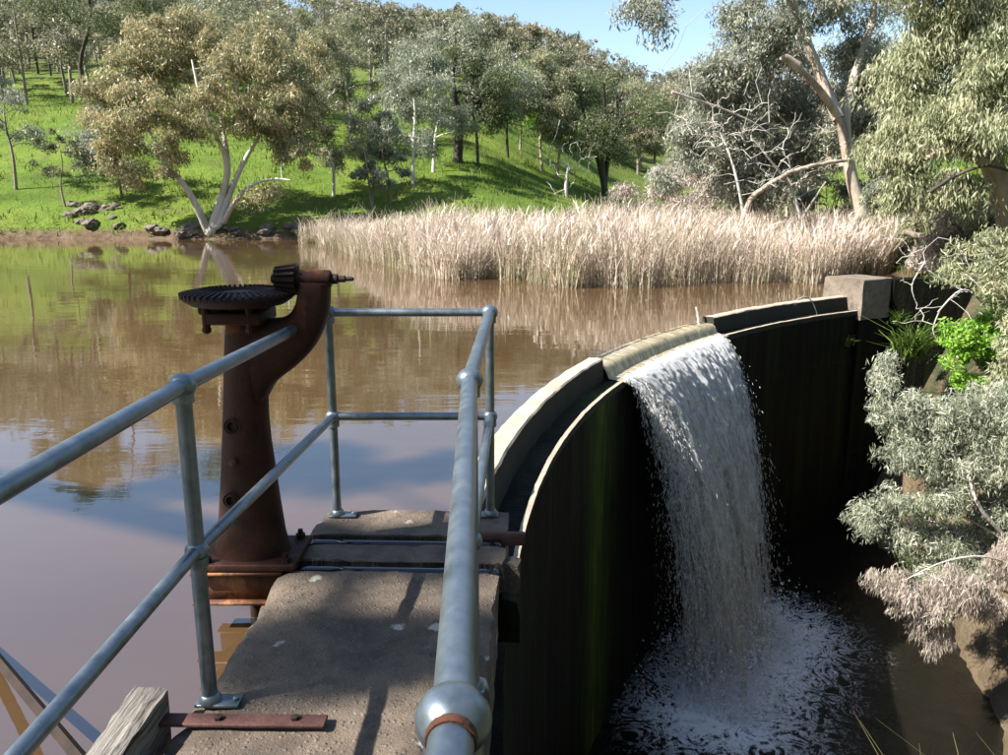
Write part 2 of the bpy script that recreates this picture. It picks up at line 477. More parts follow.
def gorge_mat():
    m, nt, out = nodes_mat('gorge_earth'); N = NT(nt)
    p = N.pos()
    a = N.noise(p, 0.9, 5, 0.6); b = N.noise(N.scale(p, (1, 1, 2.4)), 4.5, 6, 0.7, 0.5)
    c = N.ramp(a, [(0.3, (0.125, 0.085, 0.045)), (0.55, (0.21, 0.155, 0.088)), (0.8, (0.30, 0.235, 0.15))])
    c = N.mix(N.math('MULTIPLY', N.ramp(b, [(0.45, 0), (0.75, 1)]), 0.5), c, (0.12, 0.085, 0.045))
    x, y, z = N.sep(p)
    gr = N.math('MULTIPLY', N.ramp(N.noise(p, 1.6, 4), [(0.38, 0), (0.5, 1)]), N.ramp(N.math('ADD', z, 3.4), [(0.3, 0), (0.9, 1)]))
    c = N.mix(N.math('MULTIPLY', gr, 0.9), c, (0.055, 0.075, 0.022))
    s = N.bsdf(Base_Color=c, Roughness=0.92, Normal=N.bump(N.math('ADD', N.noise(p, 22, 5, 0.7), N.math('MULTIPLY', b, 1.5)), 1.0, 0.10))
    N.l(s.outputs[0], out.inputs[0]); return m
M['gorge'] = gorge_mat()

def rock_mat():
    m, nt, out = nodes_mat('shore_rock'); N = NT(nt)
    p = N.pos(); a = N.noise(p, 3, 6, 0.65)
    c = N.ramp(a, [(0.3, (0.06, 0.05, 0.038)), (0.6, (0.17, 0.145, 0.115)), (0.8, (0.25, 0.225, 0.19))])
    s = N.bsdf(Base_Color=c, Roughness=0.9, Normal=N.bump(a, 0.7, 0.1)); N.l(s.outputs[0], out.inputs[0]); return m
M['rock'] = rock_mat()

M['bark_white'] = bark_mat('white_gum_bark', (0.72, 0.68, 0.62), (0.26, 0.21, 0.17), 0.36, 1.6)
M['bark_grey'] = bark_mat('grey_gum_bark', (0.32, 0.275, 0.22), (0.12, 0.09, 0.065), 0.48, 1.8)
M['bark_dark'] = bark_mat('dark_bark', (0.085, 0.066, 0.05), (0.03, 0.024, 0.019), 0.5, 2.0)
M['bark_dead'] = bark_mat('bleached_dead_wood', (0.50, 0.47, 0.43), (0.24, 0.21, 0.18), 0.4, 3.0)
M['bark_tan'] = bark_mat('tan_gum_bark', (0.52, 0.43, 0.34), (0.17, 0.125, 0.09), 0.47, 2.2)

M['leaf_olive'] = leaf_mat('leaf_olive_orange', (0.13, 0.145, 0.075), (0.33, 0.31, 0.165), (0.62, 0.47, 0.27))
M['leaf_grey'] = leaf_mat('leaf_grey_green', (0.12, 0.145, 0.1), (0.27, 0.29, 0.21), (0.5, 0.5, 0.39))
M['leaf_blue'] = leaf_mat('leaf_blue_grey', (0.12, 0.145, 0.095), (0.32, 0.345, 0.245), (0.7, 0.68, 0.56))
M['leaf_dark'] = leaf_mat('leaf_dark_green', (0.058, 0.078, 0.035), (0.135, 0.16, 0.075), (0.28, 0.29, 0.145))
M['leaf_mid'] = leaf_mat('leaf_mid_olive', (0.105, 0.125, 0.07), (0.245, 0.255, 0.15), (0.45, 0.405, 0.25))
M['leaf_pale'] = leaf_mat('leaf_pale_hanging', (0.15, 0.175, 0.09), (0.34, 0.36, 0.21), (0.62, 0.58, 0.4))
M['leaf_green'] = leaf_mat('leaf_fresh_green', (0.116, 0.217, 0.029), (0.246, 0.450, 0.058), (0.435, 0.609, 0.116), 0.4)
M['leaf_pink'] = leaf_mat('leaf_dry_pink_grey', (0.22, 0.19, 0.155), (0.47, 0.405, 0.345), (0.74, 0.66, 0.58))
M['leaf_far'] = leaf_mat('leaf_far_wood', (0.1, 0.11, 0.072), (0.24, 0.235, 0.15), (0.42, 0.355, 0.245))
M['leaf_fern'] = leaf_mat('leaf_fern_green', (.035,.065,.012), (.085,.15,.025), (.18,.25,.06), .4)
M['leaf_ash'] = leaf_mat('leaf_ash_grey', (.12,.14,.10), (.30,.315,.24), (.62,.60,.50))
M['leaf_greypink'] = leaf_mat('leaf_grey_pink', (.15,.15,.115), (.36,.345,.28), (.70,.65,.56))
M['reed'] = leaf_mat('dry_reed', (0.19, 0.26, 0.075), (0.43, 0.345, 0.265), (0.74, 0.64, 0.56), 0.35, 0.6)
M['grass'] = leaf_mat('grass_blade', (0.085, 0.145, 0.018), (0.16, 0.23, 0.035), (0.32, 0.31, 0.1), 0.4, 0.6)
M['drygrass'] = leaf_mat('dry_grass_blade', (0.160, 0.140, 0.050), (0.300, 0.250, 0.120), (0.480, 0.400, 0.220), 0.4, 0.6)

# ------------------------------------------------------------------ the terrain
C0 = np.array([14.05, 2.85]); RB, RI, RO = 14.05, 14.27, 14.45
def arc(phi_deg, r, z=0.0):
    a = math.radians(phi_deg)
    return np.array([C0[0] - r * math.cos(a), C0[1] + r * math.sin(a), z])
PHI_N0, PHI_N1, PHI_END = 25.0, 40.5, 57.6
WING0 = arc(60.2, 14.2)[:2]; WDIR = np.array([math.sin(math.radians(81)), math.cos(math.radians(81))])
WN = np.array([-WDIR[1], WDIR[0]])              # upstream side of the wing wall

def gorge_mask(x, y, grow=0.0):
    """true on the downstream side of the dam"""
    r = np.hypot(x - C0[0], y - C0[1])
    w = (x - WING0[0]) * WN[0] + (y - WING0[1]) * WN[1]
    return ((r < 14.25 + grow) | (x > 7.0)) & (w < 0.2 + grow) & (x < 30)

def G(x, y):
    x = np.asarray(x, float); y = np.asarray(y, float)
    nz = n2(x, y, 0.11, 3) * 2.6 + n2(x, y, 0.5, 5) * 0.7
    nb = n2(x, y, 0.035, 8, 2)
    xv = 3.0 + 0.14 * y
    yf = 39.3 - 7.0 * sstep(x, -9.5, 0.0) + nz * 0.5
    fd = y - yf
    side = sstep((xv - x) / 25.0, -0.05, 1.05)
    h1 = (0.41 + 0.12 * nb) * np.maximum(0, fd + 1.5) * (0.10 + 0.90 * side)
    h1 = 19 * (1 - np.exp(-h1 / 19)) * (1 - 0.30 * sstep(y, 120, 220)) + 0.35 * sstep(fd, -0.2, 0.9)
    yr = np.minimum(y, 235.0)
    h2 = 0.160 * np.maximum(0, yr - 84 + nb * 16) * (1.0 - 0.15 * sstep(x, 0, 60))
    h = h1 + h2
    xr = 8.8 + 0.13 * np.maximum(y - 18, 0) + nz * 0.4
    hr = 0.32 * np.maximum(0, x - xr + 1.2); hr = 30 * (1 - np.exp(-hr / 30))
    hr = hr * sstep(y, 8, 15)
    xl = -13.5 - np.maximum(0, y - 13) * 1.05
    hl = 0.42 * np.maximum(0, xl - x + nz + 1.0)
    hb = 0.4 * np.maximum(0, -5.5 - y) 
    rr = 0.30 * np.maximum(0, x - 15.0) * sstep(-y, -17, -10)   # land right of the gorge
    base = ZW - 0.5 + np.maximum.reduce([h, hr, hl, hb]) + 0
    base = np.maximum(base, np.where(y < 17, ZW - 0.5 + 0.9 * sstep(x, 9, 14) + rr, -99))
    return base + n2(x, y, 0.9, 11) * 0.16 * sstep(base, ZW - 0.2, ZW + 0.8)

def GG(x, y):
    x = np.asarray(x, float); y = np.asarray(y, float)
    xb = 4.75 + 0.42 * (np.minimum(y, 12) - 7.15) + n2(x, y, 0.35, 21) * 0.9
    z = -5.2 + 1.6 * np.maximum(0, x - xb)
    z = z + n2(x, y, 0.8, 22) * 0.8 + n2(x, y, 2.2, 23) * 0.40 + n2(x, y, 5.0, 24) * 0.30
    z = z + 2.0 * sstep(y - (WING0[1] - 3.0), 0, 3.0) * sstep(x, 7.0, 10)
    z = z + np.maximum(0, -1.5 - y) * 0.9 + 1.15 * np.clip(6.6 - y, 0, 1.6) * sstep(x, 1.8, 3.2)
    return np.minimum(z, np.maximum(G(x, y), 0.15 + 0.3 * np.maximum(0, x - 12)))

def grid_axis(segs):
    out = []
    for a, b, st in segs:
        out.append(np.arange(a, b, st))
    out.append([segs[-1][1]])
    return np.concatenate(out)

def sheet(name, xs, ys, fn, keep, mat):
    X, Y = np.meshgrid(xs, ys)
    Z = fn(X, Y)
    nx, ny = len(xs), len(ys)
    v = np.stack([X, Y, Z], -1).reshape(-1, 3)
    i, j = np.meshgrid(np.arange(nx - 1), np.arange(ny - 1))
    a = (j * nx + i).ravel()
    f = np.stack([a, a + 1, a + nx + 1, a + nx], 1)
    if keep is not None:
        cx = v[f, 0].mean(1); cy = v[f, 1].mean(1)
        f = f[keep(cx, cy)]
        used = np.unique(f); remap = np.full(len(v), -1); remap[used] = np.arange(len(used)); v = v[used]; f = remap[f]
    return obj(name, mesh_np(name, v, f, smooth=True), mat)

gx = grid_axis([(-420, -120, 12), (-120, -45, 3), (-45, -20, 1.0), (-20, 22, 0.4), (22, 60, 1.5), (60, 160, 4), (160, 460, 14)])
gy = grid_axis([(-160, -20, 8), (-20, 10, 1.2), (10, 50, 0.4), (50, 90, 1.0), (90, 250, 4), (250, 900, 25)])
ground = tag(sheet('ground', gx, gy, G, lambda x, y: ~gorge_mask(x, y, 0.2), M['ground']), kind='structure')
gorge = tag(sheet('gorge_bank', grid_axis([(-1.5, 12, 0.16), (12, 30, 0.8)]), grid_axis([(-22, 1, 0.8), (1, 18.5, 0.16)]), GG,
                  lambda x, y: gorge_mask(x, y, 0.12), M['gorge']), kind='structure')

# lake surface: outline follows the upstream side of dam and wing wall
pts = [arc(p, 14.44)[:2] for p in np.linspace(-28, 60, 60)]
pts += [WING0 + WN * 0.25 + WDIR * t for t in (0.5, 7.0)]
pts += [np.array(q) for q in ((14, 60), (-90, 60), (-90, -20), (-2, -20))]
n = len(pts)
wv = np.array([[p[0], p[1], ZW] for p in pts])
me = bpy.data.meshes.new('lake_water')
me.from_pydata([tuple(p) for p in wv], [], [list(range(n))[::-1]])
import bmesh
bm = bmesh.new(); bm.from_mesh(me); bmesh.ops.recalc_face_normals(bm, faces=bm.faces)
if bm.faces[:][0].normal.z < 0: bmesh.ops.reverse_faces(bm, faces=bm.faces)
bmesh.ops.triangulate(bm, faces=bm.faces); bm.to_mesh(me); bm.free()
tag(obj('lake_water', me, M['water']), kind='structure')

def hit(px, py, y0=16.0, y1=400.0):
    """where the ray through a pixel meets the terrain"""
    d = ray(px, py)
    ys = np.concatenate([np.arange(y0, 90, 0.1), np.arange(90, y1, 0.5)])
    t = ys / d[1]
    X = d[0] * t; Z = CAM_Z + d[2] * t
    g = G(X, ys)
    k = np.argmax(Z < g)
    if not (Z < g).any(): k = len(ys) - 1
    return np.array([X[k], ys[k], g[k]])

# ------------------------------------------------------------------ the dam
def sweep(name, prof, p0, p1, n, mat, parent, jit=0.006, seed=1, cap=True, bevel=0.0):
    """prof: closed list of (r, z), swept round the dam's centre"""
    prof = np.array(prof); rings = []
    # subdivide the profile so that noise shows
    pp = []
    for k in range(len(prof)):
        a, b = prof[k], prof[(k + 1) % len(prof)]
        m = max(1, int(np.hypot(*(b - a)) / 0.12)) if np.hypot(*(b - a)) < 2 else 8
        for t in range(m): pp.append(a + (b - a) * t / m)
    for ph in np.linspace(p0, p1, n):
        rings.append([arc(ph, r, z) for r, z in pp])
    rings = np.array(rings)
    q = rings.reshape(-1, 3)
    rings = rings + ((np.stack([fbm(q * 5, seed + i) for i in range(3)], 1) - 0.5) * 2 * jit + (np.stack([fbm(q * 22, seed + 5 + i, 2) for i in range(3)], 1) - 0.5) * jit).reshape(rings.shape)
    mb = MB(); mb.loft(rings, cap)
    o = mb.build(name, mat, parent, auto=35)
    bmx = bmesh.new(); bmx.from_mesh(o.data); bmesh.ops.recalc_face_normals(bmx, faces=bmx.faces); bmx.to_mesh(o.data); bmx.free()
    return o

dam = thing('dam_wall', 'curved concrete arch dam with a spillway notch and mossy dark downstream face', 'dam', (C0[0] - 14.2, C0[1], -5.5))
def under(parent):
    """parts are modelled in world space: cancel the parent's offset"""
    for c in parent.children:
        c.location = c.location - parent.location
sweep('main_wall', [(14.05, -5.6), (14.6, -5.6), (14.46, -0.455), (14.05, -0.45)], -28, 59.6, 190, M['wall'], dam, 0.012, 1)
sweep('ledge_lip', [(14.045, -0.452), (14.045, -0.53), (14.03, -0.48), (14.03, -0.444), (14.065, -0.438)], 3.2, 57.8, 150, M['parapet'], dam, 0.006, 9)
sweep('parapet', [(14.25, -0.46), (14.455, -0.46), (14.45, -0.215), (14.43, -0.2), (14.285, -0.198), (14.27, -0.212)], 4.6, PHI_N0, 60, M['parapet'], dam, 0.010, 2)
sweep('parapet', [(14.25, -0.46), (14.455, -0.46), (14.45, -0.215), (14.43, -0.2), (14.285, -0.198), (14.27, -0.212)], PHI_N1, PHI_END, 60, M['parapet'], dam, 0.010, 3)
sweep('weir_crest', [(14.20, -0.46), (14.455, -0.46), (14.45, -0.325), (14.41, -0.31), (14.29, -0.312), (14.26, -0.335)], PHI_N0 + 0.02, PHI_N1 - 0.02, 60, M['wall'], dam, 0.004, 4)
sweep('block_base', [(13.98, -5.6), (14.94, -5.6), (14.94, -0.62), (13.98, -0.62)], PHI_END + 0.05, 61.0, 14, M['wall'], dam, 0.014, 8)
sweep('end_block', [(13.96, -0.615), (14.80, -0.615), (14.78, 0.11), (14.76, 0.13), (13.98, 0.13), (13.96, 0.115)], PHI_END, 61.0, 14, M['block'], dam, 0.014, 6)
def straight_wall(name, a, d, L, th, z0, z1, mat, parent, seed):
    nrm = np.array([-d[1], d[0]])
    ts = np.linspace(0, L, int(L / 0.15)); zs = np.linspace(z0, z1, 28)
    rings = []
    for t in ts:
        o = np.array(a) + d * t
        ring = [[*(o - nrm * th / 2), z] for z in zs] + [[*(o + nrm * th / 2), z] for z in zs[::-1]]
        rings.append(ring)
    rings = np.array(rings); q = rings.reshape(-1, 3)
    rings = rings + ((np.stack([fbm(q * 5, seed + i) for i in range(3)], 1) - 0.5) * 0.03).reshape(rings.shape)
    mb = MB(); mb.loft(rings)
    o = mb.build(name, mat, parent, auto=35)
    bmx = bmesh.new(); bmx.from_mesh(o.data); bmesh.ops.recalc_face_normals(bmx, faces=bmx.faces); bmx.to_mesh(o.data); bmx.free()
    return o
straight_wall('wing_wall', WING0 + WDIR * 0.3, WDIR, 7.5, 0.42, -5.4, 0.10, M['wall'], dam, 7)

# ---- walkway slab: rotated 2 degrees, two gate slots across it
YAW = math.radians(2.0)
DD = np.array([math.sin(YAW), math.cos(YAW)]); DR = np.array([math.cos(YAW), -math.sin(YAW)])
DO = np.array([0.0, 3.73])                       # a point on the right edge
def dk(u, v, z):
    """u: along (world y of the right edge), v: to the right of the right edge"""
    p = DO + DD * ((u - 3.73) / math.cos(YAW)) + DR * v
    return np.array([p[0], p[1], z])

def deck_piece(name, u0, u1, v0, v1, z0, z1, parent, mat, seed, jit=0.011):
    us = np.linspace(u0, u1, max(3, int((u1 - u0) / 0.05))); nu = len(us)
    m = max(4, int((v1 - v0) / 0.05))
    top = [(v, z1) for v in np.linspace(v0, v1, m)]
    sd = [(v1, z) for z in np.linspace(z1, z0, 7)[1:]]
    bot = [(v0, z0)] + [(v0, z) for z in np.linspace(z0, z1, 7)[1:-1]]
    pr = top + sd + bot
    rings = np.array([[dk(u, v, z) for v, z in pr] for u in us])
    q = rings.reshape(-1, 3)
    n1 = (np.stack([fbm(q * 4, seed + i) for i in range(3)], 1) - 0.5) * 1.0 * jit
    n2_ = (np.stack([fbm(q * 19, seed + 5 + i) for i in range(3)], 1) - 0.5) * 1.4 * jit
    # broken arrises
    v_ = np.array([p[0] for p in pr] * nu); z_ = np.array([p[1] for p in pr] * nu)
    edge = np.exp(-np.minimum(np.abs(v_ - v0), np.abs(v_ - v1)) / 0.02) * np.exp(-np.abs(z_ - z1) / 0.03)
    chip = np.maximum(0, fbm(q * 11, seed + 40) - 0.45) * 0.10
    nn = n1 + n2_; nn[:, 2] -= edge * (0.006 + chip)
    nn[:, 0] += edge * chip * np.where(np.abs(v_ - v0) < np.abs(v_ - v1), 1, -1)
    rings = rings + nn.reshape(rings.shape)
    mb = MB(); mb.loft(rings)
    o = mb.build(name, mat, parent, auto=40)
    bmx = bmesh.new(); bmx.from_mesh(o.data); bmesh.ops.recalc_face_normals(bmx, faces=bmx.faces); bmx.to_mesh(o.data); bmx.free()
    return o
S1, S2, SW = 3.19, 3.47, 0.11
deck_piece('walkway_slab', -4.0, S1 - SW / 2, -0.93, 0.0, -0.26, 0.0, dam, M['deck'], 31)
deck_piece('walkway_slab', S1 + SW / 2, S2 - SW / 2, -0.93, 0.02, -0.26, -0.002, dam, M['deck'], 32)
deck_piece('walkway_slab', S2 + SW / 2, 3.83, -0.92, 0.02, -0.26, 0.002, dam, M['deck'], 33)
deck_piece('walkway_pier', -4.0, 3.80, -0.88, -0.04, -2.2, -0.255, dam, M['wall'], 34)
deck_piece('bracket_stub', 3.10, 3.17, -0.03, 0.09, -0.30, -0.10, dam, M['wall'], 35)
deck_piece('bracket_stub', 3.30, 3.38, -0.03, 0.085, -0.34, -0.03, dam, M['deck'], 36)
under(dam)
for u in (S1, S2):                               # standing water in and beside the slots
    vs = np.linspace(-0.90, -0.004, 40)
    w0 = SW / 2 + 0.015 + 0 * vnoise(np.stack([vs * 7, vs * 0 + u * 9, vs * 0], 1), 3); w1 = SW / 2 + 0.015 + 0 * vnoise(np.stack([vs * 7, vs * 0 + u * 5, vs * 0], 1), 8)
    rings = np.array([[dk(u - a, v, -0.008), dk(u + b, v, -0.008), dk(u + b * 0.8, v, -0.07), dk(u - a * 0.8, v, -0.07)] for v, a, b in zip(vs, w0, w1)])
    mb = MB(); mb.loft(rings)
    o = mb.build('slot_water', M['puddle']); tag(o, kind='structure')
    bmx = bmesh.new(); bmx.from_mesh(o.data); bmesh.ops.recalc_face_normals(bmx, faces=bmx.faces); bmx.to_mesh(o.data); bmx.free()

# ------------------------------------------------------------------ water over the weir and the fall
def uvmesh(name, V, UV, nu, nv, mat, tint=None, kind='structure'):
    i, j = np.meshgrid(np.arange(nu - 1), np.arange(nv - 1)); a = (j * nu + i).ravel()
    f = np.stack([a, a + 1, a + nu + 1, a + nu], 1)
    return V, f, UV, tint

def build_uv(name, parts, mat, kind='structure'):
    Vs, Fs, Us, Ts, n = [], [], [], [], 0
    for V, f, UV, t in parts:
        Vs.append(V); Fs.append(f + n); Us.append(UV); Ts.append(t if t is not None else np.ones(len(V))); n += len(V)
    V, Fc, U, T = np.concatenate(Vs), np.concatenate(Fs), np.concatenate(Us), np.concatenate(Ts)
    me = mesh_np(name, V, Fc, T, smooth=True)
    lay = me.uv_layers.new(name='UVMap')
    lay.data.foreach_set('uv', U[Fc.ravel()].astype(np.float32).ravel())
    return tag(obj(name, me, mat), kind=kind)

rng = np.random.default_rng(7)
# sheet sliding over the crest and down the weir block on to the ledge
prof = [(14.50, ZW + 0.002), (14.45, ZW - 0.003), (14.36, -0.292), (14.28, -0.298), (14.245, -0.325), (14.215, -0.375), (14.195, -0.43), (14.15, -0.437), (14.05, -0.44), (14.00, -0.452)]
phis = np.linspace(PHI_N0 + 0.02, PHI_N1 + 0.0, 90)
V = np.array([arc(p, r, z) for (r, z) in prof for p in phis])
UV = np.array([[math.radians(p) * 14, k * 0.25] for k in range(len(prof)) for p in phis])
V[:, 2] += (vnoise(V * np.array([7, 7, 2]), 3) - 0.5) * 0.012
build_uv('weir_water', [uvmesh('w', V, UV, len(phis), len(prof), None)], M['weirwater'])

PH0, PH1, POOL = 25.3, 39.2, -4.6
PHC = 33.0
G9 = 9.81
parts = []
for L in range(4):
    nu, nv = 130, 100
    ph = np.linspace(PH0 + 0.1 * L, PH1 - 0.1 * L, nu); ts = np.linspace(0, 1, nv) ** 0.8 * math.sqrt(2 * (-0.44 - POOL) / G9)
    P, T = np.meshgrid(ph, ts)
    v = 0.78 + 0.22 * L + 0.25 * (fbm(np.stack([P.ravel() * 1.3, T.ravel() * 0.5, np.full(P.size, L * 7.0)], 1), 5).reshape(P.shape) - 0.5)
    r = 14.03 - v * T - 0.02 * L + (fbm(np.stack([P.ravel() * 3, T.ravel() * 6, np.full(P.size, L * 3.0)], 1), 6).reshape(P.shape) - 0.5) * 0.16 * np.minimum(1, T * 4) + (fbm(np.stack([P.ravel() * 11, T.ravel() * 34, np.full(P.size, L * 3.0)], 1), 16, 2).reshape(P.shape) - 0.5) * 0.11 * np.minimum(1, 0.25 + T * 3)
    z = -0.44 + 0.01 * L - 0.5 * G9 * T ** 2
    a = np.radians(PHC + (P - PHC) * (1 - 0.36 * T))
    V = np.stack([C0[0] - r * np.cos(a), C0[1] + r * np.sin(a), z], -1).reshape(-1, 3)
    UV = np.stack([np.radians(P) * 14 + L * 13.7, T * 3.0 + L * 5.1], -1).reshape(-1, 2)
    e = np.minimum((P - PH0) / 1.3, (PH1 - P) / 1.3).clip(0, 1)
    tint = (0.30 + 0.35 * e - 0.19 * sstep(T, 0.3, 0.9) + 0.30 * (1 - sstep(T, 0.0, 0.35))).ravel()
    parts.append(uvmesh('f', V, UV, nu, nv, None, tint))
build_uv('waterfall', parts, M['falls'])

def drops(n, gen):
    c, ax, wd = gen(n)
    # elongated octahedra-like crossed diamonds
    s2 = np.cross(ax, wd); s2 /= np.linalg.norm(s2, axis=1)[:, None] + 1e-9
    s2 *= np.linalg.norm(wd, axis=1)[:, None]
    v = np.stack([c - ax, c + wd, c + s2, c - wd, c - s2, c + ax], 1).reshape(-1, 3)
    b = np.arange(n)[:, None] * 6
    return v, np.concatenate([b + np.array([0, 1, 5, 3]), b + np.array([0, 2, 5, 4])])
def fall_gen(n):
    ph = rng.uniform(PH0 - 0.1, PH1 + 0.1, n)
    k = rng.random(n) < 0.22
    ph[k] = np.where(rng.random(k.sum()) < 0.5, PH0 + np.abs(rng.normal(0, 0.5, k.sum())) - 0.2, PH1 - np.abs(rng.normal(0, 0.6, k.sum())) + 0.25)
    t = rng.random(n) ** 1.0 * 0.92
    v = rng.normal(1.12, 0.27, n).clip(0.45, 2.1)
    ph = PHC + (ph - PHC) * (1 - 0.36 * t) + rng.normal(0, 0.5, n) * t
    r = 14.03 - v * t; z = -0.43 - 0.5 * G9 * t * t + rng.normal(0, 0.02, n)
    a = np.radians(ph)
    c = np.stack([C0[0] - r * np.cos(a), C0[1] + r * np.sin(a), z], 1)
    vel = np.stack([v * np.cos(a), -v * np.sin(a), -G9 * t - 0.3], 1); vel /= np.linalg.norm(vel, axis=1)[:, None]
    vel += rng.normal(0, 0.15, (n, 3))
    ln = rng.lognormal(-4.1, 0.6, n).clip(0.005, 0.08)
    wd = rng.normal(0, 1, (n, 3)); wd -= vel * (wd * vel).sum(1)[:, None]; wd /= np.linalg.norm(wd, axis=1)[:, None]
    return c, vel * ln[:, None], wd * rng.uniform(0.002, 0.0055, n)[:, None]
def splash_gen(n):
    ph = rng.uniform(PH0 + 1.0, PH1 - 0.8, n); a = np.radians(ph)
    r = 12.88 + rng.normal(0, 0.40, n); z = POOL + np.abs(rng.normal(0, 0.42, n)) * rng.random(n) ** 1.5
    c = np.stack([C0[0] - r * np.cos(a), C0[1] + r * np.sin(a), z], 1)
    ax = rng.normal(0, 1, (n, 3)); ax /= np.linalg.norm(ax, axis=1)[:, None]
    wd = np.cross(ax, rng.normal(0, 1, (n, 3))); wd /= np.linalg.norm(wd, axis=1)[:, None]
    s = rng.lognormal(-5.0, 0.5, n).clip(0.003, 0.025)
    return c, ax * s[:, None] * 1.5, wd * s[:, None]
va, fa = drops(32000, fall_gen); vb, fb = drops(20000, splash_gen)
tag(obj('waterfall_spray', mesh_np('waterfall_spray', np.concatenate([va, vb]), np.concatenate([fa, fb + len(va)])), M['spray']),
    'white drops and spray of the waterfall over the dam', 'spray', kind='stuff')

xs = np.linspace(-1.2, 12, 130); ys = np.linspace(-18, 15.5, 200)
X, Y = np.meshgrid(xs, ys)
aa = np.degrees(np.arctan2(Y - C0[1], C0[0] - X)); rr = np.hypot(X - C0[0], Y - C0[1])
da = np.maximum(0, np.maximum(PH0 + 2 - aa, aa - PH1 + 2)) * 0.24
dr = np.where(rr > 12.9, (rr - 12.9) * 1.3, (12.9 - rr))
foam = np.exp(-(np.hypot(da, dr) / 1.1) ** 1.4)
i, j = np.meshgrid(np.arange(129), np.arange(199)); a = (j * 130 + i).ravel()
fc = np.stack([a, a + 1, a + 131, a + 130], 1)
V = np.stack([X, Y, POOL + n2(X, Y, 2.5, 4) * 0.16 * foam], -1).reshape(-1, 3)
cx, cy = V[fc, 0].mean(1), V[fc, 1].mean(1)
fc = fc[gorge_mask(cx, cy, 0.05)]
tag(obj('plunge_pool', mesh_np('plunge_pool', V, fc, foam.ravel(), smooth=True), M['pool']), kind='structure')

# ------------------------------------------------------------------ handrail
rail = thing('handrail', 'galvanised pipe handrail with ball joints enclosing the concrete walkway', 'handrail', tuple(dk(3.6, -0.4, 0)))
ZT, ZM = 1.03, 0.52
RL = {'n0': (-0.93, -0.6), 'n1': (-0.925, 0.70), 'n2': (-0.925, 2.24), 'n3': (-0.835, 3.77)}
RR = {'n0': (-0.06, -0.85), 'n1': (-0.052, 0.725), 'n2': (-0.102, 2.31), 'n3': (-0.068, 3.77)}
PR = 0.0235
def P3(q, z): return np.array([q[0], q[1], z])
for side in (RL, RR):
    for k, q in side.items():
        mb = MB(); mb.tube([P3(q, 0.004), P3(q, ZM), P3(q, ZT)], PR if k != 'n3' else 0.021, 16)
        post = mb.build('post', M['galv_post'], rail, auto=40)
        for z, r in ((ZT, 0.040), (ZM, 0.036)):
            mb = MB(); mb.ball(P3(q, z), r, 20, 12, (1, 1, 0.92))
            mb.lathe([(0.024, -0.052), (0.031, -0.050), (0.031, -0.02)], P3(q, z), 'z', 16)
            mb.build('ball_joint', M['galv'], rail, auto=40)
        mb = MB()
        sx = 1 if side is RL else -1
        mb.box(P3(q, 0.006) + np.array([sx * 0.028, 0.0, 0.004]), (0.135, 0.062, 0.010))
        mb.lathe([(0.036, 0.004), (0.036, 0.014), (0.028, 0.03), (0.0245, 0.032)], P3(q, 0.006), 'z', 20)
        for bxo in (-0.026, 0.082):
            mb.lathe([(0.011, 0.012), (0.011, 0.021), (0.004, 0.023)], P3(q, 0.003) + np.array([sx * bxo, 0, 0]), 'z', 6)
        mb.build('foot_plate', M['galv'], post, bevel=0.002)
    ks = list(side.values())
    for a, b in zip(ks[:-1], ks[1:]):
        for z, nm in ((ZT, 'top_rail'), (ZM, 'mid_rail')):
            mb = MB(); pa, pb = P3(a, z), P3(b, z)
            mb.tube([pa + (pb - pa) * t for t in np.linspace(0, 1, 6)], PR if z == ZT else 0.0205, 20)
            mb.build(nm, M['galv'], rail, auto=40)
for z, nm in ((ZT, 'top_rail'), (ZM, 'mid_rail')):
    mb = MB(); mb.tube([P3(RL['n3'], z), P3(RR['n3'], z)], 0.0195, 20); mb.build(nm, M['galv'], rail, auto=40)
# torn rusty collar on the nearest ball
q = P3(RR['n1'], ZT)
mb = MB(); mb.tube([q + np.array([0, -0.026, 0]), q + np.array([0, -0.0375, 0.0])], [0.0270, 0.0258], 20)
mb.build('rusty_collar', M['rust_beam'], rail, auto=40)['label'] = 'orange rust ring where rail meets the nearest ball'
under(rail)

# ------------------------------------------------------------------ sluice gate hoist
HX, HY = -1.115, 3.30
hoist = thing('sluice_gate_hoist', 'dark rusty sluice gate hoist with a horizontal toothed gear wheel and swan neck', 'gate hoist', (HX, HY, 0))
def hp(px, py): return at_y(px, py, HY)
def rr_ring(cx, cy, z, hw, hd, n=28, pw=2.6):
    a = np.linspace(0, 2 * np.pi, n, endpoint=False)
    c, s = np.cos(a), np.sin(a)
    return np.stack([cx + hw * np.sign(c) * np.abs(c) ** (2 / pw), cy + hd * np.sign(s) * np.abs(s) ** (2 / pw), np.full(n, z)], 1)
mb = MB()
col = [(556, 214, 293, .19), (545, 217, 289, .18), (530, 219, 285, .165), (500, 220.5, 280, .155), (470, 222, 275.5, .145), (440, 223, 271, .135), (415, 223.5, 268.5, .128), (395, 224, 268, .122), (370, 224.5, 270, .118), (345, 225, 271, .115), (325, 226, 269, .112), (312, 226, 268, .11)]
rings = []
for py, xl, xr, hd in col:
    a, b = hp(xl, py), hp(xr, py)
    rings.append(rr_ring((a[0] + b[0]) / 2, HY, (a[2] + b[2]) / 2, (b[0] - a[0]) / 2, hd * 0.68, pw=2.1))
mb.loft(rings)
# swan-neck arm: paired inner and outer outline points
arm = [((250, 330), (262, 408)), ((262, 320), (268, 396)), ((272, 318), (277, 381)), ((283, 317), (296, 366)), ((291, 312.5), (312, 350)), ((296, 305), (322, 333)), ((298, 297), (328, 315)), ((299, 288), (330, 299)), ((299, 281), (330, 283))]
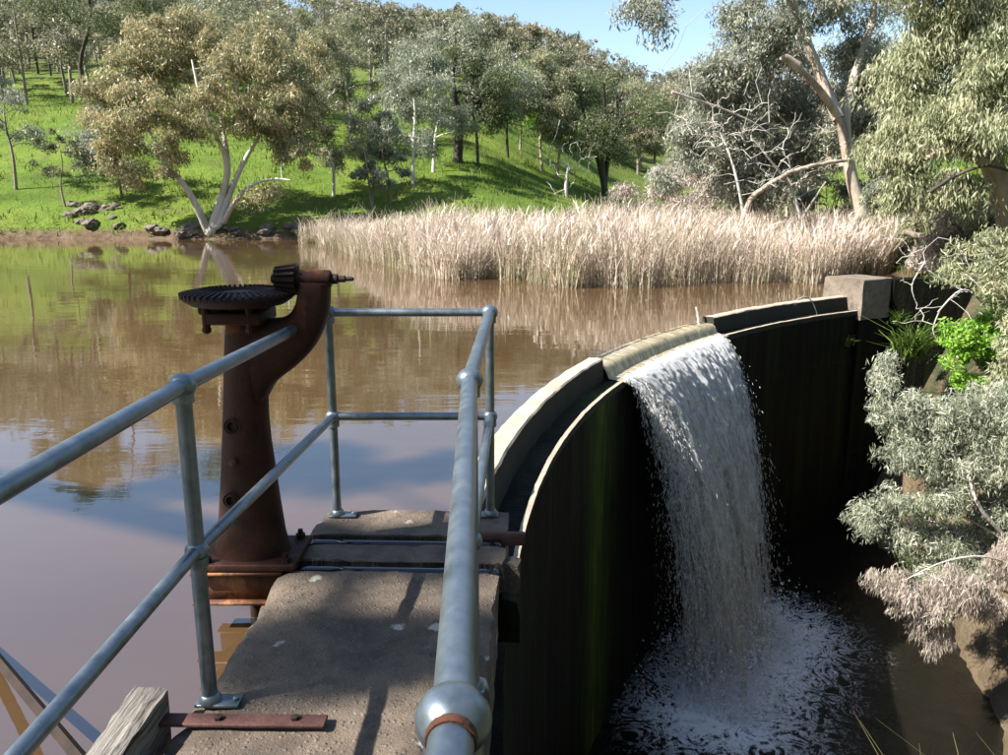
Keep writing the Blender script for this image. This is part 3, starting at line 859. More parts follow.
# resample smoothly
A = np.array([a for a, b in arm], float); B = np.array([b for a, b in arm], float)
def cr(P, m=5):
    out = []
    for k in range(len(P) - 1):
        p0, p1, p2, p3 = P[max(k - 1, 0)], P[k], P[k + 1], P[min(k + 2, len(P) - 1)]
        for t in np.linspace(0, 1, m, endpoint=False):
            out.append(0.5 * (2 * p1 + (p2 - p0) * t + (2 * p0 - 5 * p1 + 4 * p2 - p3) * t * t + (3 * p1 - p0 - 3 * p2 + p3) * t ** 3))
    out.append(P[-1]); return np.array(out)
A, B = cr(A), cr(B)
rings = []
for k, (a, b) in enumerate(zip(A, B)):
    pa, pb = hp(*a), hp(*b); c = (pa + pb) / 2; e = (pb - pa) / 2
    hd = 0.085 - 0.03 * k / len(A)
    th = np.linspace(0, 2 * np.pi, 20, endpoint=False)
    cs, sn = np.cos(th), np.sin(th)
    cs = np.sign(cs) * np.abs(cs) ** 0.6; sn = np.sign(sn) * np.abs(sn) ** 0.6
    rings.append(c + cs[:, None] * e + sn[:, None] * np.array([0, hd, 0]))
mb.loft(rings)
o = pedestal = mb.build('pedestal', M['rust'], hoist, auto=50)
bmx = bmesh.new(); bmx.from_mesh(o.data); bmesh.ops.recalc_face_normals(bmx, faces=bmx.faces); bmx.to_mesh(o.data); bmx.free()
for px, py, r in ((239, 421, .034), (239, 492, .034)):       # round cored holes with raised rim
    c = hp(px, py) + np.array([0, -0.082 if py < 450 else -0.098, 0])
    mb = MB()
    mb.lathe([(r * 0.55, 0.02), (r * 0.62, -0.012), (r * 0.8, -0.007), (r, -0.010), (r, 0.05)], c, 'y', 20)
    mb.build('hole_rim', M['rust_gear'], pedestal, auto=40)
mb = MB(); c = hp(241, 455) + np.array([0, -0.092, 0]); mb.lathe([(.016, 0.03), (.016, -0.02), (.008, -0.026)], c, 'y', 10)
mb.build('bolt', M['rust_beam'], pedestal, auto=40)
# bearing housing at the column head
zc = hp(240, 311)[2]
mb = MB()
mb.box((HX + 0.02, HY, zc - 0.018), (0.235, 0.24, 0.05)); mb.box((HX - 0.075, HY - 0.05, zc + 0.012), (0.09, 0.10, 0.03))
mb.build('bearing_housing', M['rust'], hoist, bevel=0.008)
for sx in (-0.085, 0.09):
    mb = MB(); mb.lathe([(0.016, 0.035), (0.016, -0.045), (0.020, -0.046), (0.018, -0.062), (0.004, -0.07)], (HX + sx, HY - 0.105, zc - 0.01), 'z', 8)
    mb.build('bolt', M['rust'], hoist, auto=40)
# crown gear
gc = hp(238.5, 296); GR, NT_ = 0.228, 48
mb = MB()
mb.lathe([(0.045, -0.045), (0.07, -0.045), (0.075, -0.02), (0.14, -0.022), (0.185, -0.032), (GR - 0.012, -0.012), (GR, 0.004), (GR - 0.004, 0.012), (0.150, 0.024), (0.14, 0.010), (0.06, 0.006), (0.055, 0.02), (0.03, 0.02)], gc, 'z', 64)
for k in range(NT_):
    a = 2 * math.pi * k / NT_; ca, sa = math.cos(a), math.sin(a)
    def tp(r, w, z): return [r * ca - w * sa + gc[0], r * sa + w * ca + gc[1], gc[2] + z]
    v = [tp(0.150, -.0065, .016), tp(0.150, .0065, .016), tp(GR, .0105, -.002), tp(GR, -.0105, -.002),
         tp(0.152, -.0035, .034), tp(0.152, .0035, .034), tp(GR + .003, .0055, .020), tp(GR + .003, -.0055, .020)]
    mb.add(v, [[0, 3, 2, 1], [4, 5, 6, 7], [0, 1, 5, 4], [1, 2, 6, 5], [2, 3, 7, 6], [3, 0, 4, 7]])
mb.build('crown_gear', M['rust_gear'], hoist, auto=30)
mb = MB(); mb.lathe([(0.06, -0.09), (0.06, -0.05), (0.045, -0.045), (0.045, -0.01)], gc, 'z', 24)
mb.build('gear_hub', M['rust_beam'], hoist, auto=40)
# pinion, bearing barrel and shaft
zs = hp(300, 279)[2]
x0, x1 = hp(276, 276)[0], hp(297, 276)[0]
mb = MB(); mb.lathe([(0.02, x0), (0.044, x0), (0.05, x1 - 0.012), (0.05, x1), (0.02, x1)], (0, HY, zs), 'x', 24)
for k in range(14):
    a = 2 * math.pi * k / 14; ca, sa = math.cos(a), math.sin(a)
    def tp(r, w, x): return [x, HY + r * ca - w * sa, zs + r * sa + w * ca]
    v = [tp(.036, -.009, x0 - .002), tp(.036, .009, x0 - .002), tp(.045, .010, x1), tp(.045, -.010, x1),
         tp(.052, -.004, x0 - .002), tp(.052, .004, x0 - .002), tp(.066, .005, x1), tp(.066, -.005, x1)]
    mb.add(v, [[0, 3, 2, 1], [4, 5, 6, 7], [0, 1, 5, 4], [1, 2, 6, 5], [2, 3, 7, 6], [3, 0, 4, 7]])
o = mb.build('pinion', M['rust_gear'], hoist, auto=30)
x2, x3 = hp(330, 279)[0], hp(354, 279)[0]
mb = MB(); mb.lathe([(0.03, x1 - 0.004), (0.037, x1), (0.037, x2 - 0.003), (0.033, x2 + 0.004), (0.02, x2 + 0.004)], (0, HY, zs), 'x', 24)
mb.build('bearing_barrel', M['rust'], hoist, auto=40)
mb = MB(); mb.lathe([(0.004, x0 - 0.02), (0.017, x0 - 0.018), (0.017, x2 + 0.006), (0.021, x2 + 0.008), (0.021, x2 + 0.03), (0.014, x2 + 0.034), (0.014, x2 + 0.062), (0.009, x2 + 0.066), (0.009, x3 - 0.006), (0.003, x3)], (0, HY, zs), 'x', 16)
mb.build('shaft', M['rust_gear'], hoist, auto=40)
# base plate, bolts, carrying channels
bx0, bx1 = at_z(206, 560, 0.02)[0] - 0.02, at_z(300, 560, 0.02)[0]
mb = MB(); mb.box(((bx0 + bx1) / 2, HY, 0.022), (bx1 - bx0, 0.32, 0.03)); plate = mb.build('base_plate', M['rust'], hoist, bevel=0.005)
for sx in (bx0 + 0.045, bx1 - 0.045):
    for sy in (-0.128, 0.128):
        mb = MB(); mb.lathe([(0.022, 0.037), (0.022, 0.058), (0.012, 0.06), (0.012, 0.078), (0.003, 0.08)], (sx, HY + sy, 0), 'z', 6)
        mb.build('bolt', M['rust'], plate, auto=30)
for sy in (-1, 1):                                # two channels carry the hoist off the slab's edge
    yc = HY + sy * 0.125
    mb = MB(); xa, xb = bx0 - 0.02, bx1 - 0.06
    mb.box(((xa + xb) / 2, yc, -0.005), (xb - xa, 0.075, 0.012))
    mb.box(((xa + xb) / 2, yc, -0.142), (xb - xa, 0.075, 0.012))
    mb.box(((xa + xb) / 2, yc - sy * -0.0, -0.073), (xb - xa, 0.010, 0.125))
    mb.build('support_channel', M['rust_beam'], hoist)
mb = MB(); mb.tube([(HX, HY, -0.9), (HX, HY, gc[2] + 0.01)], 0.03, 14); mb.build('gate_stem', M['rust_dark'], hoist, auto=40)
mb = MB(); mb.box((HX + 0.10, HY - 0.16, -0.3), (0.05, 0.05, 0.3)); mb.build('stem_guide', M['rust_beam'], hoist)
under(hoist)

# ------------------------------------------------------------------ loose ironwork and timber by the walkway
mb = MB(); rngt = np.random.default_rng(3)
ty = np.linspace(0.3, 2.19, 40); rings = []
for y in ty:
    n_ = 10; ring = []
    for vx, vz in [(-.05, .10), (-.025, .101), (0, .10), (.025, .101), (.05, .10), (.05, .05), (.05, .0), (.05, -.08), (-.05, -.08), (-.05, .0)]:
        ring.append([-1.082 + vx + rngt.normal(0, .0025), y + rngt.normal(0, .004), vz - 0.01 + rngt.normal(0, .003)])
    rings.append(ring)
mb.loft(rings)
o = mb.build('timber_beam', M['timber'], auto=40); tag(o, 'cracked grey weathered timber beam beside the walkway edge', 'timber beam')
bmx = bmesh.new(); bmx.from_mesh(o.data); bmesh.ops.recalc_face_normals(bmx, faces=bmx.faces); bmx.to_mesh(o.data); bmx.free()
strap = thing('iron_strap', 'flat rusty iron strap bolted across the near walkway edge to the timber', 'iron strap', (-0.8, 2.13, 0.01))
mb = MB(); mb.box((-0.785, 2.13, 0.018), (0.50, 0.055, 0.012), np.array(Matrix.Rotation(math.radians(-1.0), 3, 'Z'))); mb.build('flat_bar', M['rust_purple'], strap, bevel=0.003)
for x in (-0.86, -0.63):
    mb = MB(); mb.lathe([(0.013, 0.022), (0.013, 0.034), (0.006, 0.036)], (x, 2.13, 0), 'z', 6); mb.build('bolt', M['rust_dark'], strap, auto=30)
under(strap)
mb = MB(); a, b = at_z(92, 772, -0.06), at_z(-75, 572, -0.46)
mb.tube([a + (b - a) * t for t in np.linspace(0, 1, 6)], 0.021, 4)
tag(mb.build('iron_bar', M['rust_dark'], auto=20), 'dark rusty iron bar slanting into the brown water left of the timber', 'iron bar')
mb = MB(); c = dk(3.47, -0.42, -0.005); 
for z, h in ((0.004, 0.006),):
    mb.box(dk(3.535, -0.02, 0.010), (0.25, 0.035, 0.010), np.array(Matrix.Rotation(-YAW, 3, 'Z')))
    mb.box(dk(3.515, -0.02, -0.015), (0.25, 0.010, 0.05), np.array(Matrix.Rotation(-YAW, 3, 'Z')))
tag(mb.build('slot_angle_iron', M['rust_purple'], bevel=0.002), 'short rusty angle iron sticking out past the deck edge by the corner post', 'angle iron')

# ------------------------------------------------------------------ trees and plants
def leaf_quads(c, ax, wd, tint):
    """diamond leaves: centre, half-length vector, half-width vector"""
    n = len(c)
    v = np.stack([c - ax, c + wd - ax * 0.15, c + ax, c - wd - ax * 0.15], 1).reshape(-1, 3)
    f = np.arange(n * 4).reshape(n, 4)
    return v, f, np.repeat(tint, 4)

def unit(a): return a / (np.linalg.norm(a, axis=-1, keepdims=True) + 1e-9)

def make_leaves(rng, cl, nper, crad, llen, lwid, droop=0.8, tipbias=0.15):
    """cl: (K,3) clump centres"""
    K = len(cl); n = K * nper
    base = np.repeat(cl, nper, 0)
    rk = np.repeat(crad * rng.uniform(0.6, 1.35, K), nper)
    off = rng.normal(0, 1, (n, 3)); off = unit(off) * (rng.random((n, 1)) ** 0.45)
    off[:, 2] *= 0.75
    c = base + off * rk[:, None]
    c[:, 2] -= (off[:, 0] ** 2 + off[:, 1] ** 2) * rk * 0.35 * droop
    ax = rng.normal(0, 1, (n, 3)) * (1.05 - 0.55 * droop) + np.array([0, 0, -1.0]) * droop + off * 0.35
    ax = unit(ax)
    wd = unit(np.cross(ax, rng.normal(0, 1, (n, 3))))
    L = llen * rng.uniform(0.6, 1.35, n); W = lwid * rng.uniform(0.7, 1.3, n)
    kt = np.repeat(rng.normal(0, 0.13, K), nper)
    tint = (0.42 + kt + rng.normal(0, 0.15, n) + tipbias * off[:, 2]).clip(0.02, 0.98)
    return leaf_quads(c, ax * (L / 2)[:, None], wd * (W / 2)[:, None], tint)

def skeleton(rng, stems, targets, tip_r=0.012, jit=0.08, power=2.35):
    """stems: list of (pts, r0, r1). Returns edge list p0,p1,r0,r1"""
    pos, par, fixed = [], [], []
    for pts, r0, r1 in stems:
        pts = cr(np.asarray(pts, float), 4)
        k0 = len(pos); tot = len(pts)
        near = -1
        if k0:
            dd = np.linalg.norm(np.array(pos) - pts[0], axis=1)
            if dd.min() < 0.35 * max(1, r0 * 4): near = int(dd.argmin())
        for q in range(tot):
            pos.append(pts[q]); par.append(near if q == 0 else len(pos) - 2)
            fixed.append(r0 + (r1 - r0) * q / (tot - 1))
    trunk_n = len(pos)
    T = np.asarray(targets)
    if len(T):
        tr = np.array(pos)
        order = np.argsort(np.min(np.linalg.norm(T[:, None] - tr[None], axis=2), axis=1))
        P = np.zeros((trunk_n + len(T) * 4, 3)); P[:trunk_n] = tr; cnt = trunk_n
        for k in order:
            t = T[k]
            d = P[:cnt] - t; dist = np.sqrt((d * d).sum(1))
            cost = dist + np.maximum(0, d[:, 2]) * 1.3 + (np.arange(cnt) < 3) * 2.0
            b = int(cost.argmin()); p = P[b]; seg = t - p; L = np.linalg.norm(seg)
            prev = b
            for s in (0.34, 0.68, 1.0):
                q = p + seg * s + rng.normal(0, 1, 3) * jit * L * (s < 1) + np.array([0, 0, 0.10 * L * math.sin(s * math.pi)])
                P[cnt] = q; par.append(prev); fixed.append(0.0); prev = cnt; cnt += 1
        pos = P[:cnt]
    pos = np.asarray(pos); n = len(pos)
    acc = np.zeros(n); has = np.zeros(n, bool)
    for k in range(n): 
        if par[k] >= 0: has[par[k]] = True
    rad = np.zeros(n)
    for k in range(n - 1, -1, -1):
        r = acc[k] ** (1 / power) if has[k] and acc[k] > 0 else tip_r
        if fixed[k] > 0: r = fixed[k]
        rad[k] = max(r, tip_r)
        if par[k] >= 0: acc[par[k]] += rad[k] ** power if fixed[k] == 0 else 0
    e = [k for k in range(n) if par[k] >= 0]
    pr_ = np.array(par)
    r0 = np.where(np.array(fixed)[e] > 0, rad[pr_[e]], np.minimum(rad[pr_[e]], rad[e] * 1.35))
    return pos[pr_[e]], pos[e], r0, rad[e]

def tubes(p0, p1, r0, r1, n=6):
    d = unit(p1 - p0)
    up = np.where(np.abs(d[:, 2:3]) < 0.9, np.array([[0, 0, 1.0]]), np.array([[1.0, 0, 0]]))
    e1 = unit(np.cross(d, up)); e2 = np.cross(d, e1)
    a = np.linspace(0, 2 * np.pi, n, endpoint=False)
    cs = np.cos(a)[None, :, None] * e1[:, None] + np.sin(a)[None, :, None] * e2[:, None]
    ext = d * (r1 * 0.4)[:, None]
    R0 = (p0 - ext * 0.5)[:, None] + cs * r0[:, None, None]; R1 = (p1 + ext)[:, None] + cs * r1[:, None, None]
    v = np.concatenate([R0, R1], 1).reshape(-1, 3)
    b = (np.arange(len(p0)) * 2 * n)[:, None, None]
    i = np.arange(n); j = (i + 1) % n
    q = np.stack([i, j, j + n, i + n], 1)[None] + b
    return v, q.reshape(-1, 4)

def blob_points(rng, blobs, n, shell=0.45):
    """points inside a union of ellipsoids, thicker towards the outside"""
    bl = np.array(blobs, float); vol = bl[:, 3] * bl[:, 4] * bl[:, 5]
    pick = rng.choice(len(bl), n, p=vol ** 0.8 / (vol ** 0.8).sum())
    d = unit(rng.normal(0, 1, (n, 3))); rad = rng.random((n, 1)) ** shell
    return bl[pick, :3] + d * rad * bl[pick, 3:6]

def tri_leaves(rng, cl, nper, crad, llen, lwid, droop=.5, tipbias=.15):
    v, f, tt = make_leaves(rng, cl, nper, crad, llen, lwid * 1.5, droop, tipbias)
    v = v.reshape(-1, 4, 3)[:, [0, 1, 2]].reshape(-1, 3)
    return v, np.arange(len(v)).reshape(-1, 3), tt.reshape(-1, 4)[:, :3].ravel()

def tree_meshes(seed, stems, blobs, nclump, nper, crad, llen, lwid, droop=0.8, sides=6, tip=0.012, shell=0.45, tipbias=0.15, tri=False):
    rng = np.random.default_rng(seed)
    cl = blob_points(rng, blobs, nclump, shell)
    p0, p1, r0, r1 = skeleton(rng, stems, cl, tip)
    tv, tf = tubes(p0, p1, r0, r1, sides)
    trunk = mesh_np('trunk', tv, tf, smooth=True)
    lv, lf, lt = (tri_leaves if tri else make_leaves)(rng, cl, nper, crad, llen, lwid, droop, tipbias)
    crown = mesh_np('crown', lv, lf, lt)
    return trunk, crown

def tree(name, label, cat, base, seed, stems, blobs, nclump, nper, crad, llen, lwid, bark, leaf, group=None, **kw):
    tr, crn = tree_meshes(seed, stems, blobs, nclump, nper, crad, llen, lwid, **kw)
    t = thing(name, label, cat, tuple(base), group)
    obj('trunk', tr, M[bark], t); obj('crown', crn, M[leaf], t)
    return t

def px_rel(base, y, lst):
    """pixel outlines of limbs or crown lobes put at the tree's own distance; results relative to its base"""
    return [at_y(px, py, y + (dy if dy else 0)) - base for px, py, dy in lst]

def px_blob(base, y, lst):
    """(px, py, half width px, half height px, depth offset)"""
    out = []
    for px, py, hw, hh, dy in lst:
        c = at_y(px, py, y + dy) - base; m = math.hypot(y + dy, 2) / F
        out.append((*c, hw * m, max(hw, hh) * m * 0.9, hh * m))
    return out

# ---- the big gum at the far shore
b = hit(212, 233, 36, 44)
Y = b[1]
stems = [
    (px_rel(b, Y, [(210, 236, 0), (214, 222, 0), (222, 196, .2), (228, 165, .4), (222, 125, .6), (214, 80, .8)]), .27, .05),
    (px_rel(b, Y, [(207, 230, 0), (196, 205, -.3), (182, 182, -.6), (166, 165, -.8), (150, 132, -1), (126, 108, -1)]), .19, .04),
    (px_rel(b, Y, [(218, 226, 0), (231, 190, .3), (246, 158, .5), (262, 132, .6), (278, 100, .6)]), .19, .04),
    (px_rel(b, Y, [(224, 222, 0), (236, 200, -.5), (252, 185, -.8), (272, 179, -1.1), (290, 180, -1.3)]), .14, .03),
    (px_rel(b, Y, [(222, 200, .2), (226, 160, -.5), (204, 110, -1.0), (192, 60, -1.0)]), .15, .04)]
blobs = px_blob(b, Y, [(108, 92, 38, 36, 0), (150, 62, 48, 42, 1), (205, 45, 52, 34, 1.5), (252, 62, 48, 42, .5), (286, 100, 32, 40, 0), (140, 122, 46, 34, -1.5), (205, 105, 48, 40, -1.5),
                       (258, 120, 36, 30, -1), (108, 152, 20, 26, -1), (170, 158, 36, 20, -1), (288, 152, 22, 24, -1), (190, 20, 34, 22, 2), (300, 62, 22, 34, 2), (262, 192, 18, 16, -1.2), (130, 178, 20, 18, -.5)])
tree('gum_tree', 'big spreading river gum with white branching trunks on the far shore', 'tree', b, 11, stems, blobs, 300, 250, .66, .21, .055, 'bark_white', 'leaf_olive', droop=.85, tip=.014, shell=.55, tipbias=.3)

def simple_tree(name, label, px, py, top, hw, bark, leaf, seed, y=None, trunkw=None, nclump=60, nper=110, leafk=1.0, crownfrac=.62, lean=0, stems_n=1, droop=.75, group=None, cat='tree', base=None, gaps=.75):
    """free-standing tree: base pixel, pixel height of its top, half width of the crown in pixels"""
    rg = np.random.default_rng(seed)
    b = hit(px, py) if base is None else np.array(base)
    Y = b[1]; m = math.hypot(Y, 2) / F
    H = (py - top) * m * (1.08 if cat == 'tree' else 1.0); W = hw * m * 1.42
    r0 = trunkw if trunkw else max(.06, H * .016)
    st = []
    for k in range(stems_n):
        an = rg.uniform(0, 6.28); sp = 0 if stems_n == 1 else W * .45
        tipp = np.array([lean * H + sp * math.cos(an + k * 6.28 / stems_n), sp * math.sin(an + k * 6.28 / stems_n), H * .82])
        bend = rg.normal(0, .035 * H, (2, 3)) * np.array([1, 1, .2])
        st.append(([np.array([.05 * k, .0, -.25]), tipp * np.array([.25, .25, .33]) + bend[0] * .6, tipp * np.array([.6, .6, .66]) + bend[1], tipp], r0 / math.sqrt(stems_n), r0 * .2))
    nb = 13; bl = []
    ch = H * crownfrac
    for k in range(nb):
        f = (k + .5) / nb; z = H - ch + ch * f * .95
        prof = math.sin(math.pi * min(1, .18 + .78 * f)) ** .7
        an = rg.uniform(0, 6.28); rad = W * prof * rg.uniform(.3, .85)
        bl.append((lean * z + rad * math.cos(an), rad * math.sin(an), z, W * rg.uniform(.26, .46) * (.55 + .45 * prof), W * rg.uniform(.26, .46), ch * rg.uniform(.06, .13)))
    return tree(name, label, cat, b, seed, st, bl, int(nclump * 1.4), int(nper * 1.15), max(.25, W * .20), (.08 + .0026 * Y) * leafk, (.022 + .0009 * Y) * leafk, bark, leaf, group, droop=droop, sides=5, tip=.010 + .0002 * Y, shell=gaps, tri=True)

G1 = 'trees on the grassy hillside'
simple_tree('eucalyptus_tree', 'thin grey sapling at the left edge of the far shore', 16, 190, 84, 24, 'bark_grey', 'leaf_grey', 21, group=G1, nclump=34, nper=70)
simple_tree('acacia_sapling', 'small fresh green sapling on the left grassy bank', 66, 207, 140, 24, 'bark_grey', 'leaf_dark', 22, group=G1, nclump=30, nper=70, crownfrac=.6)
simple_tree('pine_tree', 'dark straight trunked tree at the top left corner, furthest left', 22, 62, -70, 26, 'bark_dark', 'leaf_dark', 23, group=G1, crownfrac=.42, trunkw=.16)
simple_tree('pine_tree', 'dark straight trunked tree near the top left, nearest the big gum', 38, 74, -80, 30, 'bark_dark', 'leaf_dark', 24, group=G1, crownfrac=.5, trunkw=.19)
simple_tree('pine_tree', 'slim dark trunked tree between two others at the top left', 51, 76, -60, 28, 'bark_dark', 'leaf_dark', 25, group=G1, crownfrac=.45, trunkw=.13)
simple_tree('eucalyptus_tree', 'broad dark tree rising behind the left shoulder of the big gum', 95, 120, -40, 55, 'bark_dark', 'leaf_dark', 26, group=G1, nclump=90)
simple_tree('eucalyptus_tree', 'grey green tree showing above the crown of the big gum', 205, 120, -30, 60, 'bark_white', 'leaf_mid', 27, group=G1, nclump=90, crownfrac=.7)
simple_tree('eucalyptus_tree', 'dark tree behind the right shoulder of the big gum', 300, 150, 30, 38, 'bark_tan', 'leaf_mid', 28, group=G1, nclump=80, crownfrac=.7)
simple_tree('eucalyptus_tree', 'tall olive tree with pale leaning trunk right of the big gum', 352, 142, 34, 40, 'bark_tan', 'leaf_mid', 29, group=G1, nclump=90, lean=-.06)
simple_tree('eucalyptus_sapling', 'slim dark grey sapling standing just behind the left reeds', 372, 212, 108, 22, 'bark_grey', 'leaf_grey', 30, group=G1, nclump=44, nper=90, crownfrac=.82, stems_n=2)
simple_tree('eucalyptus_sapling', 'silvery sapling right of the slim dark one behind the reeds', 413, 186, 70, 36, 'bark_white', 'leaf_grey', 31, group=G1, nclump=60, crownfrac=.75)
simple_tree('eucalyptus_tree', 'tall tree with thick black trunk in the middle of the hillside', 457, 162, 44, 50, 'bark_dark', 'leaf_grey', 32, group=G1, nclump=110, crownfrac=.66, trunkw=.36)
simple_tree('eucalyptus_tree', 'dark leafy tree just right of the thick black trunk', 478, 166, 60, 38, 'bark_dark', 'leaf_dark', 33, group=G1, nclump=90, crownfrac=.72)
simple_tree('eucalyptus_tree', 'slender trunked grove tree above the white dead tree', 543, 172, 70, 34, 'bark_tan', 'leaf_mid', 34, group=G1, nclump=70, crownfrac=.62)
simple_tree('eucalyptus_tree', 'yellow green young tree in the sunny gap of the hillside', 520, 150, 78, 26, 'bark_grey', 'leaf_green', 35, group=G1, nclump=40, crownfrac=.7)
simple_tree('eucalyptus_tree', 'dark forked tree with several leaning trunks at the foot of the slope', 604, 196, 84, 52, 'bark_dark', 'leaf_dark', 36, group=G1, nclump=120, crownfrac=.68, stems_n=4, trunkw=.42)
simple_tree('eucalyptus_tree', 'olive tree standing behind the dark forked tree', 640, 172, 92, 36, 'bark_grey', 'leaf_mid', 37, group=G1, nclump=80, crownfrac=.75)
simple_tree('shrub', 'pinkish grey dry shrub at the right foot of the slope', 655, 212, 140, 42, 'bark_grey', 'leaf_pink', 38, base=(6.6, 34.5, -.2), group='shrubs behind the reeds', crownfrac=.95, stems_n=4, nclump=90, cat='shrub')
simple_tree('shrub', 'tall pale dry shrub behind the reeds left of the leaning gum', 715, 214, 100, 42, 'bark_grey', 'leaf_pink', 39, base=(8.0, 30.5, -.1), group='shrubs behind the reeds', crownfrac=.92, stems_n=3, nclump=90, cat='shrub')
simple_tree('eucalyptus_tree', 'grey leaved tree with dark thin trunks behind the leaning gum', 770, 214, 40, 58, 'bark_dark', 'leaf_greypink', 40, base=(10.2, 31, 0.2), group='trees on the right bank', crownfrac=.85, stems_n=4, nclump=130, trunkw=.3)
simple_tree('eucalyptus_tree', 'bushy grey tree between leaning gum and hanging gum', 905, 220, 20, 60, 'bark_grey', 'leaf_grey', 41, base=(14.5, 30, .9), group='trees on the right bank', crownfrac=.85, nclump=120, stems_n=2)

simple_tree('eucalyptus_sapling', 'thin pale sapling between the slim dark sapling and the silvery one', 391, 205, 120, 18, 'bark_grey', 'leaf_grey', 42, group=G1, nclump=34, nper=80, crownfrac=.8)
simple_tree('eucalyptus_tree', 'olive tree left of the slim dark sapling, behind the reed tip', 333, 196, 92, 30, 'bark_white', 'leaf_mid', 43, group=G1, nclump=60, crownfrac=.72)
simple_tree('eucalyptus_tree', 'crooked grey tree right of the silvery sapling', 433, 172, 66, 30, 'bark_white', 'leaf_grey', 44, group=G1, nclump=60, crownfrac=.7, lean=.08)
simple_tree('eucalyptus_tree', 'leafy olive tree left of the slender trunked grove', 508, 158, 62, 36, 'bark_dark', 'leaf_mid', 45, group=G1, nclump=70, crownfrac=.65)
simple_tree('eucalyptus_tree', 'slender twin of the grove tree, nearer the forked tree', 556, 178, 82, 26, 'bark_tan', 'leaf_mid', 46, group=G1, nclump=56, crownfrac=.62)
simple_tree('eucalyptus_tree', 'grey tree in the shade left of the big gum trunk', 122, 198, 110, 34, 'bark_grey', 'leaf_grey', 47, group=G1, nclump=60, crownfrac=.75)
G2 = 'bushes on the right bank'
for k, (px, y, top, hw, leaf, lab) in enumerate(((882, 22.5, 178, 26, 'leaf_grey', 'low grey bush right of the leaning gum trunk'), (925, 20.5, 172, 34, 'leaf_pale', 'pale rounded bush under the hanging gum'), (968, 19.8, 186, 30, 'leaf_grey', 'grey green bush left of the hanging gum trunk'),
                                                  (1010, 18.6, 196, 34, 'leaf_pale', 'pale bush at the right edge of the bank'), (945, 18.6, 218, 30, 'leaf_pink', 'low dry bush on the bank behind the wing wall'), (820, 27.0, 176, 34, 'leaf_grey', 'grey bush behind the arched dead limb'), (890, 26.0, 160, 34, 'leaf_mid', 'olive bush far behind the leaning gum'))):
    q = at_y(px, 220, y); q[2] = float(G(q[0], q[1]))
    by = 377.5 + F * math.tan(math.atan2(CAM_Z - q[2], y) - PITCH)
    simple_tree('shrub', lab, px, by, top, hw, 'bark_grey', leaf, 300 + k, base=q, group=G2, crownfrac=.92, stems_n=3, nclump=60, nper=100, cat='shrub')

# dead white tree and fallen limbs
def bare(name, label, cat, base, stems, targets, mat, seed, tip=.008, group=None, sides=6):
    rg = np.random.default_rng(seed)
    p0, p1, r0, r1 = skeleton(rg, stems, np.array(targets), tip, jit=.06)
    v, f = tubes(p0, p1, r0, r1, sides)
    o = obj(name, mesh_np(name, v, f, smooth=True), M[mat]); o.location = base
    return tag(o, label, cat, group)
b = hit(566, 197); Y = b[1]; rg = np.random.default_rng(50)
bare('dead_tree', 'small bleached dead tree with bare white twigs on the slope', 'tree', b, [(px_rel(b, Y, [(566, 199, 0), (566, 185, 0), (568, 168, 0)]), .16, .07)],
     px_rel(b, Y, [(566 + rg.normal(0, 14), 160 + rg.normal(0, 13), rg.normal(0, .7)) for _ in range(46)]), 'bark_dead', 51, .022)

# ---- the leaning gum on the right bank
Y = 24.0; b = np.array([*at_y(866, 238, Y)[:2], 0.0]); b[2] = float(G(b[0], b[1]))
stems = [
    (px_rel(b, Y, [(868, 244, 0), (862, 215, 0), (852, 180, 0), (846, 148, 0), (838, 118, 0), (818, 88, -.5), (797, 66, -1.0)]), .23, .07),
    (px_rel(b, Y, [(846, 145, 0), (846, 110, .5), (856, 70, .8), (872, 20, 1), (880, -50, 1)]), .17, .06),
    (px_rel(b, Y, [(838, 118, 0), (822, 80, .4), (806, 40, .4), (792, 0, .3), (780, -50, .3)]), .18, .07),
    (px_rel(b, Y, [(797, 66, -1), (786, 58, -1.1), (782, 60, -1.1)]), .12, .09),
    (px_rel(b, Y, [(792, 0, .3), (740, -50, -1), (690, -60, -2.5), (655, -28, -4)]), .10, .03)]
blobs = px_blob(b, Y, [(730, 85, 46, 45, 1), (775, 35, 46, 40, 1), (705, 70, 24, 26, .5), (735, 140, 44, 34, 1.5), (790, 105, 40, 40, 2), (860, 60, 34, 44, 2), (850, 120, 26, 30, 1.8),
                       (705, 120, 24, 24, .8), (775, 165, 40, 22, 2), (830, -20, 60, 34, 1), (740, 20, 26, 22, 1), (885, 105, 20, 40, 1), (692, 150, 30, 36, 1), (755, 188, 44, 20, 1.5), (815, 150, 30, 32, 1.2), (660, 178, 20, 18, 1)])
blobs += px_blob(b, Y, [(648, 0, 22, 16, -4), (628, 8, 16, 12, -4), (655, 26, 10, 14, -4), (612, -6, 14, 8, -4)]) * 1
tree('gum_tree', 'tall leaning gum with tan forked trunk rising behind the reeds', 'tree', b, 12, stems, blobs, 560, 170, .46, .16, .036, 'bark_tan', 'leaf_ash', droop=.8, tip=.010, shell=.6, group='trees on the right bank')

